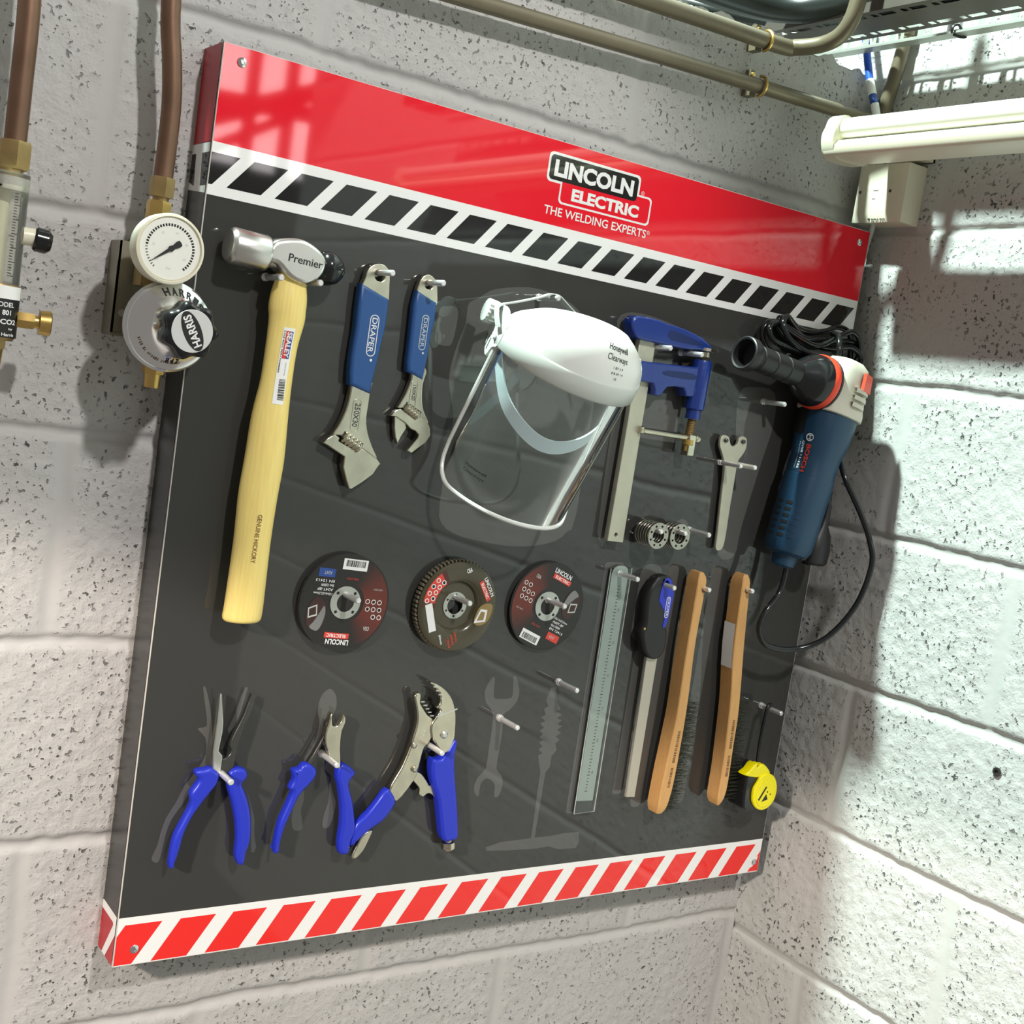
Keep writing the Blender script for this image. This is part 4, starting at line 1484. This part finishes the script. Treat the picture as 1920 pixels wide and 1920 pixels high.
def cord(pts, r=.0042, n=8):
    mb.tube([bp(*p_) for p_ in cr(pts, n, False)], r, black_g, 10)


cord([(895, 502, 50), (903, 494, 50), (896, 460, 52), (874, 436, 55), (863, 416, 55), (866, 397, 55), (885, 381, 58), (928, 379, 70), (969, 402, 90), (1002, 454, 105), (1012, 516, 112), (1001, 554, 108), (980, 591, 100), (962, 630, 82), (962, 655, 66), (976, 690, 40), (985, 740, 22), (985, 780, 20), (970, 800, 26)])
cord([(970, 800, 30), (940, 790, 34), (905, 800, 36), (860, 805, 34), (822, 812, 30), (812, 828, 26), (830, 838, 22), (870, 826, 22), (915, 818, 26), (955, 838, 28), (985, 848, 24), (1003, 838, 24), (1010, 818, 22), (998, 803, 22), (960, 806, 30)])
cord([(960, 806, 30), (920, 795, 24), (870, 790, 20), (826, 800, 16), (812, 822, 14), (822, 838, 14), (850, 838, 16), (890, 826, 18), (930, 828, 20), (970, 832, 16), (1004, 834, 16), (1014, 815, 18), (1006, 800, 18), (975, 796, 22)])
cord([(975, 796, 22), (930, 806, 40), (890, 803, 40), (850, 815, 36), (834, 835, 30), (846, 850, 22), (868, 842, 16), (905, 822, 14), (950, 818, 16), (990, 826, 22), (1012, 812, 26), (1003, 796, 28), (990, 792, 30)])
cord([(990, 792, 30), (940, 800, 14), (880, 812, 14), (845, 830, 12), (842, 846, 12), (862, 846, 10), (900, 836, 10), (940, 842, 12), (965, 852, 12), (990, 846, 14), (1000, 820, 14), (996, 770, 20), (990, 720, 14), (984, 680, 18), (975, 625, 40), (969, 590, 50)])
cord([(938, 798, 46), (936, 812, 48), (938, 826, 44), (944, 838, 34), (947, 840, 20)], .0040)
cdo = obj('power_cord', mb, t)
mb = MB()
PF = lambda a, b, c: bp(a, b, c)
mb.loft([[bp(cx_ + ra * math.cos(2 * math.pi * k / 20), y, 50 + rb * math.sin(2 * math.pi * k / 20)) for k in range(20)] for y, cx_, ra, rb in ((592, 969.5, 5, 5), (575, 968, 6, 6), (560, 966, 8, 7), (546, 965, 17, 11), (525, 964, 21, 14), (506, 962, 20, 15), (502, 962, 16, 12))], black_r)
mb.prism(rrect(952, 500, 957, 512, 1), 34, 48, black_r, .5)
mb.box((930, 508, 46), (948, 514, 52), black_g, bp)
obj('mains_plug', mb, cdo)

# ------------------------------------------------------------------ left wall: copper pipes, regulator, flow meter


def wp(x, d, z):
    return V((x, -d, z))


def hexnut(mb, c, axd, r, h, m):
    mb.lathe([(0, r * .93), (h * .12, r), (h * .88, r), (h, r * .93)], c, axd, m, 6)


t = thing('copper_pipe', 'old copper pipe running down to the gas regulator beside the board', 'pipe', wp(-.05, .05, .85))
mb = MB()
mb.tube([wp(*p_) for p_ in cr([(-.066, .05, 1.28), (-.059, .05, 1.08), (-.056, .05, 1.01), (-.049, .05, .965), (-.0445, .05, .92), (-.0445, .05, .851)], 6, False)], .0098, copper, 16)
obj('pipe', mb, t)
mb = MB()
mb.box((-.062, -.045, 1.12), (-.036, 0, 1.14), galv)
obj('pipe_clip', mb, t)
t = thing('copper_pipe', 'old copper pipe at the far left leading down to the flow meter', 'pipe', wp(-.19, .06, .85))
mb = MB()
mb.tube([wp(*p_) for p_ in cr([(-.196, .06, 1.28), (-.193, .06, 1.05), (-.190, .06, .97), (-.190, .06, .90), (-.190, .06, .845)], 6, False)], .0105, copper, 16)
obj('pipe', mb, t)
mb = MB()
mb.box((-.208, -.055, 1.12), (-.178, 0, 1.14), galv)
obj('pipe_clip', mb, t)

t = thing('gas_regulator', 'chrome gas regulator with white dial gauge and black knob, left of the board', 'regulator', wp(-.036, .05, .706))
mb = MB()
mb.box((-.074, -.030, .690), (-.018, -.027, .785), plate)
mb.box((-.0745, -.030, .690), (-.0715, 0, .785), plate)
mb.box((-.074, -.032, .688), (-.030, -.0, .691), plate)
mb.lathe([(0, .004), (.0015, .0038)], wp(-.064, .030, .712), (0, -1, 0), galv, 14)
obj('bracket', mb, t)
mb = MB()
hexnut(mb, wp(-.0445, .05, .833), (0, 0, 1), .0125, .020, oldbrass)
mb.lathe([(0, .008), (.004, .008)], wp(-.0445, .05, .829), (0, 0, 1), oldbrass, 16)
hexnut(mb, wp(-.0455, .05, .800), (0, 0, 1), .0125, .029, brass)
mb.lathe([(0, .011), (.045, .011)], wp(-.044, .055, .757), (0, 0, 1), oldbrass, 18)
mb.box((-.060, -.066, .742), (-.030, -.040, .764), oldbrass)
mb.lathe([(0, .026), (.05, .026)], wp(-.036, .045, .706), (0, -1, 0), oldbrass, 24)
obj('brass_body', mb, t)
mb = MB()
hexnut(mb, wp(-.036, .062, .655), (0, 0, 1), .0115, .016, brass)
mb.lathe([(0, .008), (.014, .0085), (.016, .0085)], wp(-.0355, .062, .641), (0, 0, 1), brass, 18)
obj('outlet', mb, t)
mb = MB()
ax_ = (0.0, -1, 0.0)
mb.lathe([(.0, .0440), (.003, .0455), (.006, .0455), (.0075, .0440), (.0085, .0430), (.013, .0425), (.014, .0405), (.020, .034), (.028, .026), (.036, .0215), (.046, .0185), (.048, .0175)], wp(-.036, .088, .705), ax_, chrome, 48)


def cone(dx, dz):
    """lettering lying on the bonnet's cone"""
    r = math.hypot(dx, dz)
    dpt = np.interp(r, [.0215, .026, .034, .0405, .0425], [.036, .028, .020, .014, .013])
    return wp(-.036 + dx, .0884 + dpt, .705 + dz)


def conetext(s_t, r, a0, hgt, m, sp__=1.0):
    for i, ch in enumerate(s_t):
        if ch == ' ':
            continue
        ang = a0 - i * sp__
        q = math.radians(ang)

        def Fm(a, b, q=q):
            rr = r + b
            qq = q - a / r
            return cone(rr * math.cos(qq), rr * math.sin(qq))
        mb.text(ch, lambda a, b: Fm(a * .001, b * .001), hgt * 700, hgt * 1000, m, .03)


conetext('HARRIS', .0315, 112, .0075, ink, 13)
conetext('MADE BY HARRIS CALORIFIC', .0345, 206, .0022, inkbrown, -3.6)
for i, ch in enumerate('847'):
    mb.text(ch, lambda a, b, i=i: cone(-.004 + .005 * i + a * .001, -.036 + b * .001), 3.4, 5.2, ink, .02)
obj('bonnet', mb, t)
mb = MB()
kc = wp(-.036, .135, .704)
n = 56
K = []
for k in range(n):
    q = 2 * math.pi * k / n
    K.append((math.cos(q), math.sin(q), 0.0265 + 0.0022 * math.cos(7 * q)))
pf = [(0, .80), (.003, .96), (.006, 1.0), (.022, 1.0), (.026, .95), (.028, .84)]
mb.loft([[kc + V((c0 * r * s_, -h, s0 * r * s_)) for c0, s0, r in K] for h, s_ in pf], black_g)
kn = obj('control_knob', mb, t)
mb = MB()
kp = lambda a, b, w: kc + V((a * .001, -.0282 - w * .001, b * .001))
mb.prism(circ(0, 0, 20.5, 40), 0, .6, mat('badge_white', (0.66, 0.66, 0.65), rough=0.35), .2, kp)
c45 = math.radians(-62)
el = [(20 * math.cos(q) * math.cos(c45) - 9 * math.sin(q) * math.sin(c45), 20 * math.cos(q) * math.sin(c45) + 9 * math.sin(q) * math.cos(c45)) for q in [2 * math.pi * k / 40 for k in range(40)]]
mb.prism(el, .6, .75, ink, 0, kp)
cc, ss = math.cos(c45), math.sin(c45)
mb.text('HARRIS', lambda a, b: kp((-(a - 16)) * cc + (b - 4.2) * ss, (-(a - 16)) * ss - (b - 4.2) * cc, .9), 32, 8.4, inkwhite, .03)
obj('knob_badge', mb, kn)
mb = MB()
gc = wp(-.0485, .088, .780)
mb.lathe([(0, .030), (.002, .034), (.020, .0345), (.023, .0338), (.0235, .0315), (.021, .0305), (.0208, .001)], gc, (0, -1, 0), cream, 48)
mb.lathe([(0, .010), (.034, .010)], wp(-.0485, .088, .780), (0, 1, 0), oldbrass, 16)
mb.lathe([(0, .007), (.016, .007)], wp(-.044, .080, .735), (0, 0, 1), oldbrass, 16)
ga = obj('pressure_gauge', mb, t)
mb = MB()
gp = lambda a, b, w: gc + V((a * .001, -.0212 - w * .001, b * .001))
mb.prism(circ(0, 0, 30, 48), 0, .3, dialw, 0, gp)
for k in range(41):
    q = math.radians(232 - k * 7)
    r0, r1, hw = (22.0, 24.6, .9) if k > 7 else (22.4, 24.6, .45)
    c0, s0 = math.cos(q), math.sin(q)
    mb.poly([gp(r0 * c0 - hw * s0, r0 * s0 + hw * c0, .4), gp(r0 * c0 + hw * s0, r0 * s0 - hw * c0, .4), gp(r1 * c0 + hw * s0, r1 * s0 - hw * c0, .4), gp(r1 * c0 - hw * s0, r1 * s0 + hw * c0, .4)], ink)
for k, s_t in enumerate(('0', '20', '40', '60', '80', '100')):
    q = math.radians(222 - k * 50)
    mb.text(s_t, lambda a, b, q=q: gp(17 * math.cos(q) - 1.5 + a, 17 * math.sin(q) - 1.2 + b, .4), 3, 2.4, greypl, 0)
mb.text('bar', lambda a, b: gp(-2 + a, -20 + b, .4), 5, 3, greypl, 0)
obj('dial', mb, ga)
mb = MB()
q = math.radians(218)
c0, s0 = math.cos(q), math.sin(q)
pt = [(24, 0), (2, 1.6), (0, 3), (-4, 2.0), (-9, 3.2), (-12, 2.8), (-12.5, 0), (-12, -2.8), (-9, -3.2), (-4, -2.0), (0, -3), (2, -1.6)]
mb.prism([(a * c0 - b * s0, a * s0 + b * c0) for a, b in pt], 1.4, 2.0, ink, .1, gp)
obj('pointer', mb, ga)

t = thing('flow_meter', 'clear tube gas flow meter with brass valve, cut off by the left picture edge', 'flow meter', wp(-.195, .06, .76))
mb = MB()
hexnut(mb, wp(-.190, .06, .829), (0, 0, 1), .0155, .026, oldbrass)
mb.lathe([(0, .012), (.008, .012)], wp(-.192, .06, .821), (0, 0, 1), oldbrass, 20)
obj('top_fitting', mb, t)
mb = MB()
hexnut(mb, wp(-.194, .062, .660), (0, 0, 1), .014, .020, oldbrass)
mb.lathe([(0, .010), (.016, .011)], wp(-.193, .062, .644), (0, 0, 1), brass, 20)
obj('bottom_fitting', mb, t)
mb = MB()
mb.lathe([(0, .0215), (.104, .0215)], wp(-.197, .070, .720), (0, 0, 1), tubeglass, 32)
obj('tube', mb, t)
mb = MB()
mb.lathe([(0, .010), (.100, .010)], wp(-.200, .066, .721), (0, 0, 1), cream, 24)
for k in range(30):
    ln = .30 if k % 5 == 0 else .16
    rows = [[wp(-.197 + .0217 * math.sin(a), .070 + .0217 * math.cos(a), z) for a in [.25 + ln * j / 3 for j in range(4)]] for z in (.729 + k * .0026, .7297 + k * .0026)]
    mb.grid(rows, ink)
mb.prism(circ(0, 0, 1, 6), 0, .1, ink, 0, lambda a, b, w: wp(-.205 + a * .001, .0916, .81 + b * .001))
obj('scale', mb, t)
mb = MB()
mb.lathe([(0, .0205), (.004, .0215), (.012, .0215)], wp(-.197, .070, .808), (0, 0, 1), dialw, 32)
obj('top_cap', mb, t)
mb = MB()
mb.lathe([(0, .0195), (.004, .0218), (.050, .0222), (.053, .0205)], wp(-.196, .070, .669), (0, 0, 1), oldbrass, 32)
obj('valve_block', mb, t)
mb = MB()
lab = lambda a0, a1, z0_, z1_, m, k: mb.grid([[wp(-.196 + (.0224 + k) * math.sin(a0 + (a1 - a0) * j / 10), .070 + (.0224 + k) * math.cos(a0 + (a1 - a0) * j / 10), z) for j in range(11)] for z in (z0_, z1_)], m)
lab(-1.3, 1.25, .708, .720, paper, 0)
lab(-1.3, 1.25, .672, .708, ink, 0)


def ltext(s_t, a0, z, wd_, ht, bold=.02):
    mb.text(s_t, lambda a, b: wp(-.196 + .0229 * math.sin(a0 + a * .001 / .0229), .070 + .0229 * math.cos(a0 + a * .001 / .0229), z + b * .001), wd_, ht, inkwhite, bold)


ltext('MODEL', -.25, .7005, 21, 4.5)
ltext('801', .15, .693, 9, 4.8, .03)
ltext('CO2', .1, .6845, 17, 4.8, .03)
ltext('by', .5, .679, 5, 2.5)
ltext('Harris', .2, .6735, 14, 3)
obj('label', mb, t)
mb = MB()
mb.lathe([(0, .0085), (.012, .0085)], wp(-.178, .075, .769), (1, -.1, 0), cream, 18)
mb.lathe([(.010, .0095), (.012, .0115), (.022, .0115), (.026, .008), (.027, .002)], wp(-.178, .075, .769), (1, -.1, -.1), black_g, 20)
p = obj('side_knob', mb, t)
mb = MB()
hexnut(mb, wp(-.176, .076, .6905), (1, -.1, 0), .0085, .016, brass)
mb.lathe([(.016, .006), (.020, .006), (.0205, .0115), (.030, .0122), (.031, .011)], wp(-.176, .076, .6905), (1, -.1, 0), brass, 24)
obj('needle_valve', mb, t)

# ------------------------------------------------------------------ conduits, tray and cables at the top
def saddle(mb, x, z, y=.04):
    mb.tube([V((x, -y - .0135, z)) + V((0, .0135 + .0135 * -math.cos(q), .0135 * math.sin(q))) * 1 for q in [math.radians(-100 + 20 * k) for k in range(11)]], .0022, brass, 6)
    mb.box((x - .004, -.010, z + .010), (x + .004, 0, z + .024), conduit)
    mb.lathe([(0, .0035), (.003, .003)], (x, -.010, z + .018), (0, -1, 0), brass, 10)
    mb.box((x - .006, -y + .012, z - .012), (x + .006, 0, z + .010), conduit)


t = thing('conduit', 'lower brown metal conduit running across the wall above the board', 'conduit', wp(.5, .028, 1.14))
mb = MB()
mb.tube([wp(-.5, .028, 1.0935), wp(.2925, .028, 1.1304), wp(.5876, .028, 1.1455), wp(.9505, .028, 1.1610), wp(1.035, .028, 1.1645)], .0098, conduit, 16)
obj('pipe', mb, t)
mb = MB()
saddle(mb, .768, 1.1535, .028)
obj('saddle_clip', mb, t)
t = thing('conduit', 'upper brown metal conduit that bends upward near the cable tray', 'conduit', wp(.6, .028, 1.207))
mb = MB()
mb.tube([wp(*p_) for p_ in cr([(-.5, .028, 1.157), (.2, .028, 1.1895), (.5476, .028, 1.2051), (.6785, .028, 1.2108), (.795, .028, 1.2155), (.818, .036, 1.2185), (.831, .068, 1.2215), (.834, .094, 1.229), (.835, .110, 1.246), (.836, .117, 1.275), (.838, .12, 1.33), (.84, .12, 1.52)], 8, False)], .0112, conduit, 16)
obj('pipe', mb, t)
mb = MB()
saddle(mb, .765, 1.2140, .028)
obj('saddle_clip', mb, t)
t = thing('conduit', 'short brown conduit dropping down the corner behind the light fitting', 'conduit', (1.02, -.04, 1.2))
mb = MB()
mb.tube(cr([(1.026, -.046, 1.50), (1.026, -.045, 1.30), (1.026, -.038, 1.235), (1.026, -.029, 1.19), (1.026, -.024, 1.155)], 6, False), .0105, conduit, 16)
obj('pipe', mb, t)
mb = MB()
mb.lathe([(0, .0115), (.004, .0125), (.02, .0125), (.024, .0115)], (1.026, -.0449, 1.29), (0, 0, 1), conduit, 14)
obj('coupling', mb, t)

t = thing('cable_tray', 'galvanised perforated cable tray running along the right wall at the top', 'cable tray', (.9, -.5, 1.268))
YA, YB = -1.3, .55


def slotted(mb, F, wid, length, rows_, m):
    """perforated strip in F(a across, b along): rectangular slots cut as real gaps"""
    pitch = .050
    n = int(length / pitch)
    edges = [0.0]
    for c0, hw in rows_:
        edges += [c0 - hw, c0 + hw]
    edges.append(wid)
    for i in range(len(edges) - 1):
        a0, a1 = edges[i], edges[i + 1]
        if i % 2 == 0:
            mb.add([F(a0, 0), F(a1, 0), F(a1, length), F(a0, length)], [(0, 1, 2, 3)], m, False)
        else:
            for k in range(n):
                b = k * pitch
                for s0, s1 in ((.0, .006), (.030, .036), (.044, .050)):
                    mb.add([F(a0, b + s0), F(a1, b + s0), F(a1, b + s1), F(a0, b + s1)], [(0, 1, 2, 3)], m, False)


mb = MB()
slotted(mb, lambda a, b: V((.866 + a, YA + b, 1.268)), .090, YB - YA, [(.014, .0050), (.074, .0050)], traym)
obj('tray_bed', mb, t)
mb = MB()
mb.box((.864, YA, 1.268), (.866, YB, 1.290), traym)
obj('tray_flange', mb, t)
mb = MB()
slotted(mb, lambda a, b: V((.992, YA + b, 1.264 + a)), .036, YB - YA, [(.017, .007)], galv)
mb.box((.974, YA, 1.2625), (.994, YB, 1.2655), galv)
obj('slotted_channel', mb, t)
for y in (-1.0, -.62, .2, .5):
    mb = MB()
    mb.box((.866, y, 1.2625), (XR, y + .02, 1.2668), galv)
    obj('tray_arm', mb, t)
mb = MB()
mb.tube(cr([(.972, -.170, 1.262), (.970, -.172, 1.270), (.978, -.174, 1.274), (.988, -.174, 1.268), (.995, -.176, 1.262), (.985, -.172, 1.2605)], 3), .0018, black_r, 6)
tag(obj('cable_tie', mb), 'black cable tie around the tray edge channel', 'cable tie')


def cable(name, pts, r, m, label, grp=None):
    mb = MB()
    mb.tube(cr(pts, 8, False), r, m, 14)
    return tag(obj(name, mb), label, 'cable', grp)


cable('cable', [(.45, .10, 1.312), (.66, .085, 1.295), (.79, .055, 1.288), (.850, .015, 1.288), (.872, -.06, 1.290), (.884, -.2, 1.290), (.886, -1.2, 1.290)], .0200, cableblk, 'thick black cable sweeping from the wall onto the tray', 'black cables on the tray')
cable('cable', [(.60, .25, 1.30), (.74, .17, 1.29), (.86, .10, 1.286), (.910, .01, 1.282), (.918, -.10, 1.281), (.918, -1.2, 1.281)], .0100, cableblk, 'thinner black cable lying in the middle of the tray', 'black cables on the tray')
cable('cable', [(.70, .40, 1.30), (.86, .30, 1.29), (.935, .16, 1.281), (.942, .0, 1.279), (.942, -1.2, 1.279)], .0075, cableblk, 'black cable lying along the right side of the tray', 'black cables on the tray')
cb = cable('cable', [(.99, .06, 1.44), (.997, .02, 1.32), (1.000, .008, 1.285), (1.000, -.004, 1.25), (1.000, -.014, 1.222)], .0058, cableblu, 'bright blue cable dropping beside the corner towards the light fitting', None)
mb = MB()
mb.tube([(1.000, -.014, 1.223), (1.000, -.024, 1.200)], .0064, paper, 12)
mb.tube([(1.000, -.024, 1.200), (1.000, -.031, 1.186)], .0060, inkblue, 12)
mb.tube([(1.000, -.031, 1.186), (1.000, -.042, 1.160)], .0062, paper, 12)
obj('cable_marker', mb, cb)
cable('cable', [(1.018, -.052, 1.014), (1.020, -.050, 1.004), (1.022, -.045, .985), (1.022, -.040, .94), (1.022, -.035, .85)], .0040, greypl, 'thin white cable running from the outlet box down behind the board')

# ------------------------------------------------------------------ light fitting and outlet box on the right wall
t = thing('light_fitting', 'cream fluorescent batten with an unlit tube on the right wall', 'light fitting', (.90, -.3, 1.1))
mb = MB()
bprof = lambda z0_: [(.863, 1.082), (.862, 1.091), (.867, 1.098), (.880, 1.1015), (.925, 1.104), (.936, 1.101), (.938, 1.088), (.928, 1.078), (.878, 1.075), (.867, 1.077)]
ringA = [V((x, -.075, z)) for x, z in bprof(0)]
ringB = [V((x, -1.30, z)) for x, z in bprof(0)]
mb.loft([ringA, ringB], cream)
obj('batten', mb, t)
mb = MB()
mb.tube([(.881, -.088, 1.1175), (.881, -1.28, 1.1175)], .0140, dialw, 24)
obj('fluorescent_tube', mb, t)
for y0, dy in ((-.072, -.022), (-1.29, .022)):
    mb = MB()
    F = lambda a, b, w, y0=y0, dy=dy: V((a * .001, y0 + dy * w, b * .001))
    mb.prism(cr([(862, 1116), (866, 1128), (876, 1135), (888, 1134), (898, 1124), (902, 1108), (930, 1106), (939, 1100), (939, 1088), (929, 1076), (880, 1073), (866, 1079), (859, 1094), (858, 1106)], 3), 0, 1, cream, .2, F)
    mb.box((877, 1116, -.06), (885, 1118.5, 0), darksteel, F)
    obj('lamp_holder', mb, t)
mb = MB()
mb.box((.925, -.125, 1.1035), (XR, -.078, 1.1085), cream)
mb.box((XR - .004, -.125, 1.1035), (XR, -.078, 1.150), cream)
obj('wall_bracket', mb, t)
t = thing('outlet_box', 'cream square network outlet box on the right wall under the batten', 'outlet box', (XR, -.07, 1.057))
mb = MB()
F = lambda a, b, w: V((XR - w * .001, -a * .001, b * .001))
mb.box((25, 1012, 0), (114, 1097, 40), cream, F)
obj('back_box', mb, t)
mb = MB()
q0 = [F(25, 1012, 40), F(114, 1012, 40), F(114, 1097, 40), F(25, 1097, 40)]
q1 = [F(31, 1024, 45), F(104, 1024, 45), F(104, 1095, 45), F(31, 1095, 45)]
mb.add(q0 + q1, [(4, 5, 6, 7), (0, 1, 5, 4), (1, 2, 6, 5), (2, 3, 7, 6), (3, 0, 4, 7)], cream, False)
mb.text('BLACK BOX', lambda a, b: F(62 + a, 1015 + b, 42.2), 26, 5, ink, .03)
mb.prism(circ(58, 1017.5, 2.2, 10), 42, 42.3, ink, 0, F)
for a in (36, 91):
    mb.prism(circ(a, 1056, 2.4, 12), 44.5, 45.3, darksteel, 0, F)
mb.box((60, 1057, 44.8), (69, 1058, 45.2), darksteel, F)
mb.box((60, 1045, 44.8), (66, 1045.8, 45.2), darksteel, F)
obj('cover_plate', mb, t)
# wall plug in the right wall
mb = MB()
mb.lathe([(0, .006), (.002, .006), (.0022, .003), (-.004, .0025)], (XR - .001, -.405, .286), (-1, 0, 0), darksteel, 14)
tag(obj('wall_plug', mb), 'small dark wall plug set in the right block wall', 'wall plug')
